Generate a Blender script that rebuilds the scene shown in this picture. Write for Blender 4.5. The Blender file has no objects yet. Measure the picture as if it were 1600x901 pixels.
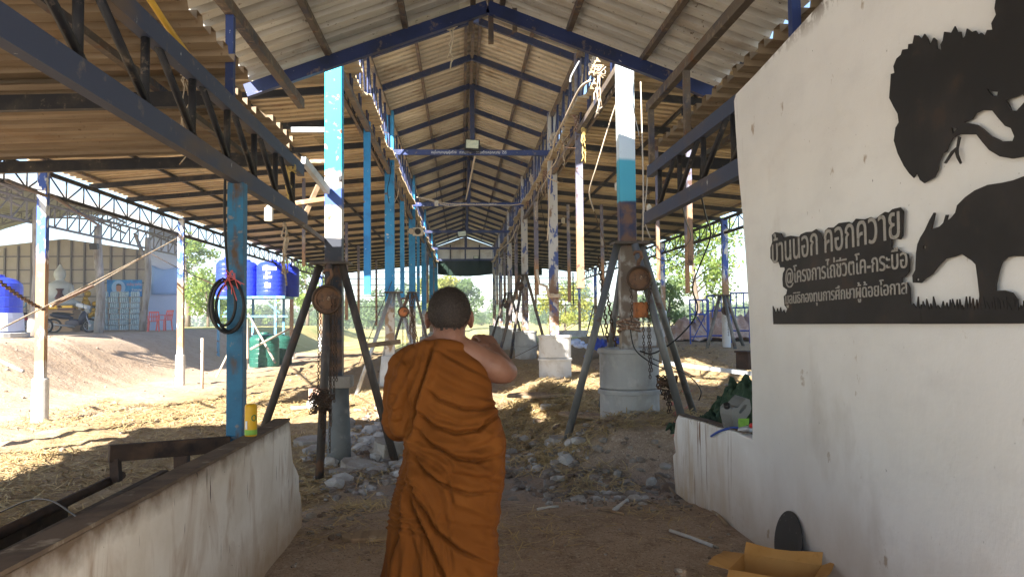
import bpy, math, random
import numpy as np
from mathutils import Vector, Matrix, noise as mnoise
random.seed(7); rng = np.random.default_rng(7)
R = math.radians
S = bpy.context.scene
COL = S.collection

# ------------------------------------------------------------------ camera, sky, sun, exposure
CAM_LOC = Vector((0, 0, 1.6))
YAW, PITCH, ROLL, FPX = R(3.9), R(2.3), R(0.55), 1164.0
fw = Vector((math.sin(YAW)*math.cos(PITCH), math.cos(YAW)*math.cos(PITCH), math.sin(PITCH)))
rt = fw.cross(Vector((0, 0, 1))).normalized(); up = rt.cross(fw)
rt2 = rt*math.cos(ROLL) - up*math.sin(ROLL); up2 = up*math.cos(ROLL) + rt*math.sin(ROLL)
cam = bpy.data.objects.new('camera', bpy.data.cameras.new('camera'))
COL.objects.link(cam)
cam.matrix_world = Matrix(((rt2.x, up2.x, -fw.x, CAM_LOC.x), (rt2.y, up2.y, -fw.y, CAM_LOC.y), (rt2.z, up2.z, -fw.z, CAM_LOC.z), (0, 0, 0, 1)))
cam.data.sensor_width = 36; cam.data.lens = FPX/1600*36
cam.data.clip_start = 0.05; cam.data.clip_end = 6000
S.camera = cam

SUN_EL, SUN_AZ = R(30), R(30)             # light travels towards +Y, 30 degrees to the right
w = bpy.data.worlds.new("World"); S.world = w; w.use_nodes = True
nt = w.node_tree
bg = nt.nodes['Background']
sky = nt.nodes.new('ShaderNodeTexSky'); sky.sky_type = 'NISHITA'; sky.sun_disc = False
sky.sun_elevation = SUN_EL; sky.sun_rotation = math.pi + SUN_AZ
sky.air_density = 1.0; sky.dust_density = .2; sky.ozone_density = 3.0
nt.links.new(sky.outputs[0], bg.inputs[0]); bg.inputs[1].default_value = 0.05
sl = bpy.data.lights.new('sun', 'SUN'); sl.energy = 4.4; sl.angle = R(0.5); sl.color = (1, .94, .84)
so = bpy.data.objects.new('sun', sl); COL.objects.link(so)
sd = Vector((math.sin(SUN_AZ)*math.cos(SUN_EL), math.cos(SUN_AZ)*math.cos(SUN_EL), -math.sin(SUN_EL)))
so.rotation_euler = sd.to_track_quat('-Z', 'Y').to_euler(); so.location = (0, 0, 30)
S.view_settings.view_transform = 'Standard'; S.view_settings.look = 'None'
S.view_settings.gamma = 1; S.view_settings.use_curve_mapping = False
S.view_settings.exposure = 2.7
S.render.engine = 'CYCLES'
S.cycles.max_bounces = 10; S.cycles.diffuse_bounces = 7; S.cycles.glossy_bounces = 3
S.cycles.use_denoising = True
S.cycles.sample_clamp_indirect = 8

# photo pixel (1600 x 901) -> ray; helpers give the world point at a known depth / plane
def ray(px, py):
    return (fw + rt2*((px-800)/FPX) + up2*((450.5-py)/FPX))
def at(px, py, Y):
    d = ray(px, py); return CAM_LOC + d*(Y/d.y)
def atx(px, py, X):
    d = ray(px, py); return CAM_LOC + d*(X/d.x)

# ------------------------------------------------------------------ terrain height
def sst(t):
    t = np.clip(t, 0, 1); return t*t*(3-2*t)
_p = rng.random((8, 4))
def wob(x, y, f):
    s = 0
    for i in range(8):
        a = _p[i, 0]*6.283; k = f*(0.5+_p[i, 1]*1.5)
        s = s + np.sin((np.cos(a)*x + np.sin(a)*y)*k + _p[i, 2]*6.283)
    return s/8
def gz(x, y):
    x = np.asarray(x, float); y = np.asarray(y, float)
    z = 0.36*sst((y-7.0)/1.3)*sst((x-.75)/.9)                        # raised bed to the right
    z = z + 0.10*sst((y-9.5)/4)*sst((x+.9)/1.2)*sst((1.6-x)/.8)
    z = z + 0.45*sst((y-13)/6)*sst((x-3)/3.2)*sst((40-y)/8)
    z = z + 0.20*sst((y-10.5)/4)*sst((x+3)/1.4)*sst((0.5-x)/1.2)
    z = z + 0.24*np.exp(-(((x-1.55)/.7)**2+((y-7.75)/.42)**2)) + 0.10*np.exp(-(((x-.75)/.5)**2+((y-8.1)/.35)**2))       # soil heap at the pedestal
    z = z + 0.34*np.exp(-(((x-1.15)/.5)**2+((y-11.0)/1.3)**2))      # straw heap
    z = z + 0.10*np.exp(-(((x+.95)/.8)**2+((y-8.9)/1.0)**2))
    z = z + 0.22*np.exp(-(((x-2.4)/.7)**2+((y-7.6)/.7)**2))
    pad = sst((-x-8.2)/3.2)*sst((y-13.5+.25*(-x-8.2))/5.5)
    z = z + 1.2*pad*sst((95-y)/40)
    z = z + 0.0*x + 0.12*np.exp(-(((x+9.6)/1.0)**2+((y-16.5)/1.6)**2))
    near = sst((60-y)/15)*sst((25-np.abs(x))/8)
    rough = sst((y-6.6)/1.5)*.9+.12
    z = z + near*rough*(0.05*wob(x, y, 2.1)+0.04*wob(y+3, x, 5.3)+0.028*wob(x*1.3, y-9, 11)+.02*wob(x+y, y*1.2-x, 23))
    z = z + 0.25*sst((y-46)/6)*sst((12-np.abs(x-2))/4)*0
    return z
# the barn and all that stands round it is laid out in the numbers above and then enlarged SC times about the tripod point of
# the survey (0, 0, 1.6); the passage floor between the entrance walls is at z = 0, the barn floor a little lower
SC = 1.22
def gzf(x, y):
    x = np.asarray(x, float); y = np.asarray(y, float)
    b = 1.6+SC*(gz(x/SC, y/SC)-1.6)
    wgt = np.maximum(sst((y-5.9)/2.6), sst((-x-1.36)/.2))
    a = .012*wob(x, y, 2.3)+.006*wob(x, y+4, 7)
    return a*(1-wgt)+b*wgt
def _march(px, py, fn):
    d = ray(px, py); d = d/d.y; y = 1.5
    while y < 200:
        p = CAM_LOC + d*y
        if p.z <= float(fn(p.x, p.y)): return p
        y += .03 if y < 30 else .3
    return CAM_LOC + d*200
def g1(x, y): return float(gz(x, y))          # ground height in barn numbers
def gf(x, y): return float(gzf(x, y))         # true ground height
def G(px, py): return _march(px, py, gz)
def GF(px, py): return _march(px, py, gzf)

# ------------------------------------------------------------------ materials
MATS = {}
def mat(name, base, rough=.8, layers=(), bump=None, metal=0, spec=.3, trans=None, coords='Object', sheen=0):
    """layers: dicts col, sc (noise scale), lo, hi, stretch(xyz), or z0,z1 (height band, fades between) ; wear with a shape of its own"""
    m = bpy.data.materials.new(name); m.use_nodes = True; MATS[name] = m
    t = m.node_tree; b = t.nodes['Principled BSDF']; L = t.links
    b.inputs['Roughness'].default_value = rough; b.inputs['Metallic'].default_value = metal
    b.inputs['Specular IOR Level'].default_value = spec
    if sheen: b.inputs['Sheen Weight'].default_value = sheen
    tc = t.nodes.new('ShaderNodeTexCoord'); geo = t.nodes.new('ShaderNodeNewGeometry')
    co = tc.outputs[coords]
    col = t.nodes.new('ShaderNodeRGB'); col.outputs[0].default_value = (*base, 1); cur = col.outputs[0]
    def noise(sc, stretch, det=5, rg=.6, dist=0):
        mp = t.nodes.new('ShaderNodeMapping'); mp.inputs['Scale'].default_value = stretch
        L.new(co, mp.inputs[0]); n = t.nodes.new('ShaderNodeTexNoise')
        n.inputs['Scale'].default_value = sc; n.inputs['Detail'].default_value = det; n.inputs['Roughness'].default_value = rg
        n.inputs['Distortion'].default_value = dist
        L.new(mp.outputs[0], n.inputs['Vector']); return n.outputs['Fac']
    for l in layers:
        fac = None
        if 'sc' in l:
            n = noise(l['sc'], l.get('st', (1, 1, 1)), l.get('det', 5), l.get('rg', .6), l.get('dist', 0))
            r = t.nodes.new('ShaderNodeMapRange'); r.inputs[1].default_value = l['lo']; r.inputs[2].default_value = l['hi']
            L.new(n, r.inputs[0]); fac = r.outputs[0]
        if 'band' in l:                     # axis, a, b : 0 at a, 1 at b, edge broken by noise
            ax, a, bb = l['band']
            sp = t.nodes.new('ShaderNodeSeparateXYZ'); L.new(geo.outputs['Position'], sp.inputs[0])
            ad = t.nodes.new('ShaderNodeMath'); ad.operation = 'MULTIPLY_ADD'
            L.new(noise(l.get('bsc', 6), l.get('bst', (1, 1, 1))), ad.inputs[0]); ad.inputs[1].default_value = l.get('bn', .3)
            sb = t.nodes.new('ShaderNodeMath'); sb.operation = 'SUBTRACT'
            L.new(sp.outputs[ax], sb.inputs[0]); sb.inputs[1].default_value = l.get('bn', .3)*.5
            L.new(sb.outputs[0], ad.inputs[2])
            r = t.nodes.new('ShaderNodeMapRange'); r.inputs[1].default_value = a; r.inputs[2].default_value = bb
            L.new(ad.outputs[0], r.inputs[0])
            if fac is None: fac = r.outputs[0]
            else:
                mu = t.nodes.new('ShaderNodeMath'); mu.operation = 'MULTIPLY'; L.new(fac, mu.inputs[0]); L.new(r.outputs[0], mu.inputs[1]); fac = mu.outputs[0]
        if 'amt' in l:
            mu = t.nodes.new('ShaderNodeMath'); mu.operation = 'MULTIPLY'; mu.use_clamp = True
            L.new(fac, mu.inputs[0]); mu.inputs[1].default_value = l['amt']; fac = mu.outputs[0]
        mx = t.nodes.new('ShaderNodeMix'); mx.data_type = 'RGBA'
        L.new(fac, mx.inputs[0]); L.new(cur, mx.inputs[6]); mx.inputs[7].default_value = (*l['col'], 1); cur = mx.outputs[2]
    L.new(cur, b.inputs['Base Color'])
    if bump:
        prev = None
        for (sc, st, stre, dist) in bump:
            n = noise(sc, stre, 6)
            bn = t.nodes.new('ShaderNodeBump'); bn.inputs['Strength'].default_value = st; bn.inputs['Distance'].default_value = dist
            L.new(n, bn.inputs['Height'])
            if prev: L.new(prev, bn.inputs['Normal'])
            prev = bn.outputs[0]
        L.new(prev, b.inputs['Normal'])
    if trans: # thin leaf-like translucency
        tr = t.nodes.new('ShaderNodeBsdfTranslucent'); tr.inputs[0].default_value = (*trans, 1)
        ms = t.nodes.new('ShaderNodeMixShader'); ms.inputs[0].default_value = .4
        L.new(b.outputs[0], ms.inputs[1]); L.new(tr.outputs[0], ms.inputs[2]); L.new(ms.outputs[0], t.nodes['Material Output'].inputs[0])
    return m

def ly(col, sc, lo, hi, **k): return dict(col=col, sc=sc, lo=lo, hi=hi, **k)
RUST = (.16, .075, .035); DUST = (.30, .23, .16)
M = {}
M['navy'] = mat('navy paint', (.022, .035, .105), .55, [ly((.05, .05, .07), 3, .45, .75), ly(RUST, 7, .6, .72), ly(DUST, 18, .60, .75, amt=.5)])
M['navyblue'] = mat('blue navy paint', (.028, .046, .15), .5, [ly((.02, .03, .07), 2.5, .45, .7), ly(DUST, 11, .60, .72, amt=.7), ly((.55, .55, .55), 26, .68, .72)])
M['steel'] = mat('dusty brown steel', (.13, .105, .085), .75, [ly((.035, .045, .09), 2.2, .5, .7), ly(RUST, 6, .55, .7), ly(DUST, 14, .55, .72)])
M['chord'] = mat('dusty blue grey chord', (.05, .062, .105), .6, [ly((.12, .085, .06), 1.6, .5, .68, st=(1, .4, 1)), ly(DUST, 9, .62, .75, amt=.6), ly((.6, .6, .58), 22, .69, .73, st=(1, 1, .4))])
M['darkbar'] = mat('dark steel bar', (.018, .018, .022), .6, [ly((.06, .05, .04), 5, .5, .72), ly(DUST, 20, .62, .75, amt=.5)])
M['teal'] = mat('teal post paint', (.025, .16, .30), .5, [ly((.02, .08, .15), 4, .45, .7), ly((.10, .06, .035), 6, .58, .68, st=(1, 1, .35)), ly(DUST, 20, .62, .7, amt=.6)])
M['blue'] = mat('sky blue post paint', (.03, .24, .52), .5, [ly((.02, .14, .34), 3, .5, .7), ly((.5, .5, .48), 13, .66, .69), ly(RUST, 8, .63, .68),
    dict(col=(.30, .20, .12), band=(2, 2.088, 1.783), bn=.5), ly((.55, .53, .5), 5, .45, .52, band=(2, 2.088, 1.722))])
M['post_a'] = mat('cyan chipped post paint', (.02, .40, .62), .45, [ly((.02, .28, .52), 3, .5, .7), ly((.5, .48, .45), 9, .66, .68),
    dict(col=(.62, .60, .56), band=(2, 3.613, 3.491), bn=.5, bsc=4), dict(col=(.05, .10, .30), band=(2, 3.430, 3.369), bn=.4, bsc=3),
    dict(col=(.50, .45, .38), band=(2, 3.137, 3.088), bn=.35, bsc=3), dict(col=(.03, .035, .05), band=(2, 2.722, 2.698), bn=.04), ly((.16, .09, .05), 5, .45, .6, band=(2, 2.454, 2.332)), ly(RUST, 11, .6, .66)])  # pale band above the dark end colours in a second patch of light
M['post_b'] = mat('white cyan chipped post paint', (.62, .70, .72), .45, [dict(col=(.07, .36, .46), band=(2, 3.820, 3.772), bn=.1, bsc=3), ly((.02, .03, .03), 16, .68, .70, st=(1, 1, .5)),  # white upper part is sunlight put into the colour; the paint is cyan
    dict(col=(.035, .04, .08), band=(2, 3.223, 3.198), bn=.05), ly((.15, .08, .05), 5, .45, .6, band=(2, 3.247, 3.186)), dict(col=(.20, .155, .12), band=(2, 2.600, 2.552), bn=.1), ly((.40, .38, .35), 6, .5, .6, band=(2, 2.576, 2.454))])
M['chipped'] = mat('white chipped post paint', (.42, .42, .42), .6, [ly((.05, .08, .24), 7, .53, .57, st=(1, 1, .45)), ly((.20, .13, .09), 5, .55, .64, st=(1, 1, .5)), dict(col=(.22, .12, .07), band=(2, 2.698, 2.332), bn=.7, sc=6, lo=.4, hi=.55)])
M['outer'] = mat('blue over rust post paint', (.045, .10, .38), .55, [ly((.55, .58, .62), 7, .52, .56, st=(1, 1, .4)), dict(col=(.30, .18, .10), band=(2, 3.003, 2.759), bn=.8, bsc=4), ly((.55, .5, .45), 9, .58, .63, st=(1, 1, .5)), dict(col=(.45, .42, .40), band=(2, 0.868, 0.624), bn=.3)])
M['bareend'] = mat('rusty cut steel', (.30, .16, .085), .8, [ly((.45, .34, .25), 6, .5, .7), ly((.12, .07, .05), 9, .58, .68)])
M['cutpost'] = mat('cut post paint', (.14, .14, .20), .7, [ly((.28, .26, .25), 6, .5, .6, st=(1, 1, .5)), dict(col=(.32, .19, .11), band=(2, 3.674, 3.186), bn=1.0, bsc=3), ly((.10, .06, .05), 8, .58, .66)])
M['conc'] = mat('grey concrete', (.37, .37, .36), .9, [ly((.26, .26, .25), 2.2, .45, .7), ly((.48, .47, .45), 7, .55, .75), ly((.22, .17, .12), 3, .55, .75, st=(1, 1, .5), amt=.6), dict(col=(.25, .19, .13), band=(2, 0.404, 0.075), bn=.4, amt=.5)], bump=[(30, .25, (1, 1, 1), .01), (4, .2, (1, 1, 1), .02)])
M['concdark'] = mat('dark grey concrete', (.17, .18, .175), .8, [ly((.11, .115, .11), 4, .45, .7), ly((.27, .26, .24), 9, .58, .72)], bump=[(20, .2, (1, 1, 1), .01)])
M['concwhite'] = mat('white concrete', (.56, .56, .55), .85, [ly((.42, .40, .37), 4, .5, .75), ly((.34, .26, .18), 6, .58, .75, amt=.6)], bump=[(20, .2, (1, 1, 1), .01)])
M['slab'] = mat('broken concrete', (.36, .33, .29), .95, [ly((.24, .19, .14), 3, .45, .7), ly((.46, .44, .41), 9, .55, .75)], bump=[(18, .6, (1, 1, 1), .02)])
M['rubble'] = mat('rubble stone', (.26, .225, .19), .95, [ly((.15, .105, .075), 3, .42, .62), ly((.46, .44, .41), 2.2, .54, .66)], bump=[(30, .4, (1, 1, 1), .01)])
M['palestone'] = mat('pale broken concrete', (.42, .40, .37), .95, [ly((.27, .23, .19), 3, .45, .65), ly((.55, .54, .52), 5, .55, .7)], bump=[(25, .5, (1, 1, 1), .012)])
M['brickpink'] = mat('pinkish brick', (.36, .22, .16), .95, [ly((.45, .36, .30), 6, .5, .7)], bump=[(25, .5, (1, 1, 1), .01)])
M['galv'] = mat('galvanised steel', (.42, .44, .46), .45, [ly((.30, .31, .33), 8, .45, .65)], metal=.5)
M['pipe'] = mat('dark rusty pipe', (.075, .062, .052), .6, [ly((.16, .13, .11), 9, .5, .7, st=(1, 1, .3)), ly((.17, .09, .05), 5, .58, .7)], metal=.2)
M['pipegrey'] = mat('grey steel pipe', (.14, .14, .135), .5, [ly((.24, .23, .22), 8, .5, .7, st=(1, 1, .3)), ly((.12, .07, .05), 5, .6, .7)], metal=.3)
M['chain'] = mat('rusty chain', (.07, .045, .03), .6, [ly((.16, .09, .05), 12, .5, .65)], metal=.4)
M['hoistrust'] = mat('rusted hoist cover', (.17, .09, .05), .7, [ly((.10, .06, .04), 14, .45, .6), ly((.42, .30, .2), 9, .6, .68)])
M['hoistorange'] = mat('orange hoist block', (.38, .13, .04), .6, [ly((.12, .06, .03), 12, .5, .65)])
M['black'] = mat('black rubber', (.012, .012, .013), .45)
M['blackmat'] = mat('black plastic', (.02, .02, .02), .5, [ly((.07, .06, .05), 9, .55, .75)])
M['wire_pale'] = mat('pale cable', (.50, .42, .33), .7)
M['rope'] = mat('pale rope', (.50, .42, .32), .9, [ly((.30, .2, .12), 20, .5, .6)])
M['rope_white'] = mat('white string', (.68, .62, .48), .9)
M['rope_yellow'] = mat('yellow straw string', (.55, .40, .15), .9)
M['rusty_rope'] = mat('rusty twisted wire', (.22, .12, .075), .8, [ly((.42, .33, .26), 40, .5, .55)])
M['wood'] = mat('weathered timber', (.30, .21, .13), .85, [ly((.18, .12, .075), 9, .45, .65, st=(1, .15, 1)), ly((.40, .32, .24), 5, .58, .72)], bump=[(30, .3, (1, .1, 1), .005)])
M['woodgrey'] = mat('grey weathered timber', (.30, .28, .26), .9, [ly((.17, .14, .11), 7, .45, .65, st=(1, 1, .2)), ly((.42, .38, .36), 5, .55, .7, st=(1, 1, .3))], bump=[(14, .7, (1, 1, .25), .03)])
M['trough'] = mat('dark rusty trough steel', (.055, .035, .026), .8, [ly((.11, .065, .04), 4, .45, .7), ly((.02, .016, .015), 7, .5, .7), ly((.4, .38, .34), 22, .70, .73)])
M['troughwall'] = mat('dirty trough concrete', (.085, .065, .05), .95, [ly((.045, .035, .03), 3, .45, .65), ly((.15, .12, .09), 8, .55, .72)], bump=[(14, .4, (1, 1, 1), .01)])
M['floodlens'] = mat('floodlight lens', (.62, .66, .52), .3, [ly((.5, .55, .45), 20, .45, .6)])
M['whiteplastic'] = mat('dusty white plastic', (.55, .52, .45), .5, [ly((.35, .28, .2), 8, .5, .75)])
M['letter'] = mat('white lettering', (.75, .76, .78), .7)
M['canyellow'] = mat('yellow can', (.62, .36, .012), .35, [ly((.55, .28, .01), 12, .5, .7)])
M['cangreen'] = mat('green can band', (.18, .38, .05), .4)
M['green'] = mat('green print', (.03, .16, .06), .5)
M['red'] = mat('red plastic', (.55, .03, .025), .4)
M['redsoft'] = mat('faded red plastic', (.60, .12, .12), .45)
M['tank'] = mat('blue water tank', (.025, .05, .55), .35, [ly((.02, .035, .40), 2, .45, .7)])
M['tankgreen'] = mat('green water tank', (.018, .085, .065), .4, [ly((.03, .13, .10), 2, .5, .7)])
M['tankwhite'] = mat('pale tank skirt', (.45, .50, .68), .5)
M['standblue'] = mat('pale blue stand paint', (.09, .24, .38), .6, [ly((.4, .45, .48), 5, .55, .66), ly(RUST, 8, .6, .68)])
M['scafblue'] = mat('blue scaffold paint', (.03, .07, .34), .5, [ly(RUST, 7, .6, .68)])
M['tarp'] = mat('blue tarpaulin', (.02, .055, .42), .5, [ly((.04, .10, .5), 4, .5, .65)], bump=[(6, .5, (1, 1, 1), .05)])
M['bluesheet'] = mat('pale blue sheeting', (.46, .56, .80), .6, [ly((.52, .60, .82), 1.5, .45, .65)])
M['bluecloth'] = mat('blue cloth', (.28, .45, .82), .8)
M['panel'] = mat('beige shed panel', (.40, .36, .315), .8, [ly((.34, .30, .26), 1.2, .45, .7)])
M['shedsteel'] = mat('grey shed steel', (.16, .15, .16), .6)
M['shedroof'] = mat('grey metal roof', (.24, .235, .23), .6, [ly((.17, .155, .14), .8, .45, .7)])
M['statue'] = mat('white statue stone', (.55, .57, .55), .5)
M['gold'] = mat('gold paint', (.55, .33, .04), .35, metal=.5)
M['card'] = mat('cardboard', (.47, .25, .075), .8, [ly((.38, .19, .05), 3, .45, .7), ly((.30, .14, .04), 12, .62, .72, amt=.5)], bump=[(60, .08, (1, 1, 1), .004), (5, .25, (1, 1, 1), .01)])
M['boxbeige'] = mat('beige carton', (.42, .28, .17), .85)
M['vase'] = mat('dark glazed vase', (.09, .02, .015), .3)
M['bottle'] = mat('pale water bottles', (.42, .55, .60), .25, [ly((.30, .42, .50), 9, .42, .6), ly((.62, .70, .74), 14, .58, .68)], spec=.5)
M['bottlecap'] = mat('bottle cap blue', (.35, .45, .55), .4)
M['bikered'] = mat('red motorbike paint', (.32, .015, .03), .25)
M['bikedark'] = mat('dark motorbike paint', (.03, .035, .06), .3)
M['chrome'] = mat('dull chrome', (.5, .5, .5), .3, metal=.8)
M['netgreen'] = mat('green shade net', (.035, .065, .04), .95, [ly((.06, .10, .06), 30, .5, .6)])
M['awning'] = mat('dark green awning net', (.008, .022, .015), .9)
M['oilgrey'] = mat('grey plastic jerrycan', (.20, .205, .20), .35, [ly((.15, .15, .14), 4, .5, .7), ly((.3, .28, .25), 14, .6, .7)])
M['hoseblue'] = mat('blue plastic pipe', (.02, .07, .36), .4)
M['disc'] = mat('black metal disc', (.022, .022, .024), .55, [ly((.06, .055, .055), 6, .5, .75), ly((.2, .19, .18), 40, .66, .72)])
M['sign'] = mat('blackened sign steel', (.018, .0165, .016), .6, [ly((.035, .03, .028), 2.5, .45, .7), ly((.05, .03, .02), 5, .58, .75)], bump=[(20, .08, (1, 1, 1), .003)])
M['bark'] = mat('tree bark', (.13, .10, .075), .95, [ly((.2, .17, .14), 8, .5, .65, st=(1, 1, .3))], bump=[(12, .7, (1, 1, .3), .03)])
M['leaf_a'] = mat('bright green leaves', (.16, .23, .05), .6, [ly((.08, .14, .03), .9, .45, .6), ly((.30, .32, .07), 1.7, .53, .66)], trans=(.32, .42, .08))
M['leaf_b'] = mat('mid green leaves', (.12, .18, .07), .6, [ly((.08, .13, .05), .7, .45, .6), ly((.14, .18, .06), 1.5, .55, .68)], trans=(.18, .28, .08))
M['leaf_c'] = mat('yellow green leaves', (.27, .27, .06), .6, [ly((.16, .20, .04), .8, .45, .6)], trans=(.46, .46, .10))
M['skin'] = mat('brown skin', (.18, .088, .058), .5, [ly((.145, .066, .041), 9, .45, .7)], bump=[(160, .05, (1, 1, 1), .002)], spec=.35)
M['hair'] = mat('short black hair', (.018, .013, .011), .7, [ly((.05, .038, .03), 220, .5, .62)], bump=[(300, .6, (1, 1, 1), .003)])
M['robe'] = mat('ochre robe cloth', (.128, .0425, .0070), .85, [ly((.103, .033, .0055), 2.2, .42, .7), ly((.15, .052, .0095), 5, .55, .75)], bump=[(420, .12, (1, 1, 1), .001), (7, .10, (1, 1, 1), .02), (38, .12, (1, 1, 1), .006)], spec=.12)

def wallmat(name, base, lowband):
    return mat(name, base, .85, [ly(tuple(c*.90 for c in base), .9, .4, .7), ly((.40, .35, .29), 1.3, .60, .74, st=(1, 1, .6), amt=.5),
        dict(col=(.37, .28, .19), band=(2, lowband, -.1), bn=.7, bsc=3, bst=(1, 1, .5), amt=.85), ly((.56, .52, .47), .55, .48, .68, amt=.35), ly((.66, .65, .64), 2.6, .5, .7, st=(1, 1, 2.5), amt=.35),
        ly((.42, .30, .17), 4, .48, .66, st=(1, 1.4, .25), band=(1, 5.4, 6.6), bn=.5, amt=.8),
        ly((.20, .115, .06), 4, .60, .66, st=(1, 3.0, .22), band=(1, 5.2, 6.2), bn=.3, dist=.4),
        ly((.30, .21, .12), 5, .66, .70, st=(1, 1.2, .7), amt=.7),
        ly((.10, .08, .07), 24, .715, .74, st=(1, 1, .5)), ly((.30, .26, .22), 55, .68, .72, amt=.6),
        dict(col=(.13, .09, .06), sc=9, lo=.44, hi=.52, band=(2, 3.26, 3.40), bn=.12, bsc=9)],
        bump=[(14, .15, (1, 1, 1), .012), (90, .12, (1, 1, 1), .004), (2.2, .25, (1, 1, .5), .03)])
M['wallwhite'] = wallmat('white plastered wall', (.79, .785, .765), .62)
M['lowwall'] = mat('dirty low wall plaster', (.68, .65, .60), .9, [ly((.55, .50, .43), 1.6, .42, .7), ly((.34, .24, .16), 1.9, .52, .70, st=(1, 1.6, .55), dist=1.2, amt=.75), ly((.25, .16, .10), 3.1, .62, .70, st=(1, 2.2, .22), dist=.8, amt=.7),
        dict(col=(.33, .23, .14), band=(2, .42, .02), bn=.35, bsc=5, amt=.85), dict(col=(.16, .115, .08), band=(2, .80, .90), bn=.14, bsc=7),
        ly((.04, .03, .025), 12, .66, .68, st=(1, 1.6, .16)), ly((.05, .04, .03), 30, .70, .73)], bump=[(12, .3, (1, 1, 1), .012), (60, .15, (1, 1, 1), .005)])
M['wallcap'] = mat('soiled wall top', (.15, .11, .08), .95, [ly((.09, .065, .05), 5, .45, .65), ly((.34, .29, .23), 9, .6, .72)], bump=[(20, .4, (1, 1, 1), .01)])

def sheetmat(name, base, dirt, dirtamt):
    m = mat(name, base, .65, [ly(tuple(c*.72 for c in base), .8, .4, .7, st=(1, 2.2, 1)), ly(dirt, 2.4, .42, .66, st=(.5, 5, .5), amt=dirtamt), ly((.10, .06, .03), 22, .64, .70, amt=.8), ly((.22, .13, .06), 1.1, .56, .72, amt=.7), ly((.24, .11, .045), 3.3, .64, .74, st=(.35, 2, 1), amt=.7)], spec=.2)
    t = m.node_tree; b = t.nodes['Principled BSDF']; L = t.links; src = b.inputs['Base Color'].links[0].from_socket
    g = t.nodes.new('ShaderNodeNewGeometry'); sp = t.nodes.new('ShaderNodeSeparateXYZ'); L.new(g.outputs['Position'], sp.inputs[0])
    def mth(o, a_, b_):
        n = t.nodes.new('ShaderNodeMath'); n.operation = o; L.new(a_, n.inputs[0])
        if b_ is not None: n.inputs[1].default_value = b_
        return n.outputs[0]
    iy = mth('FLOOR', mth('DIVIDE', sp.outputs[1], .93), None); ix = mth('FLOOR', mth('DIVIDE', sp.outputs[0], 3.1), None)
    cb = t.nodes.new('ShaderNodeCombineXYZ'); L.new(iy, cb.inputs[0]); L.new(ix, cb.inputs[1])
    wn = t.nodes.new('ShaderNodeTexWhiteNoise'); L.new(cb.outputs[0], wn.inputs[0])
    hs = t.nodes.new('ShaderNodeHueSaturation'); L.new(src, hs.inputs['Color'])
    r = t.nodes.new('ShaderNodeMapRange'); r.inputs[3].default_value = .74; r.inputs[4].default_value = 1.14; L.new(wn.outputs['Value'], r.inputs[0]); L.new(r.outputs[0], hs.inputs['Value'])
    L.new(hs.outputs[0], b.inputs['Base Color'])
    return m
M['sheet_near'] = sheetmat('pale roofing sheet', (.69, .675, .63), (.46, .40, .31), .5)
M['sheet_lean'] = sheetmat('dirty roofing sheet', (.29, .22, .145), (.15, .10, .062), .65)
M['sheet_nave'] = sheetmat('dusty roofing sheet', (.66, .61, .51), (.40, .32, .22), .55)
M['sheet_aisle'] = sheetmat('brown dusty roofing sheet', (.55, .45, .30), (.31, .22, .13), .6)

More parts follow.
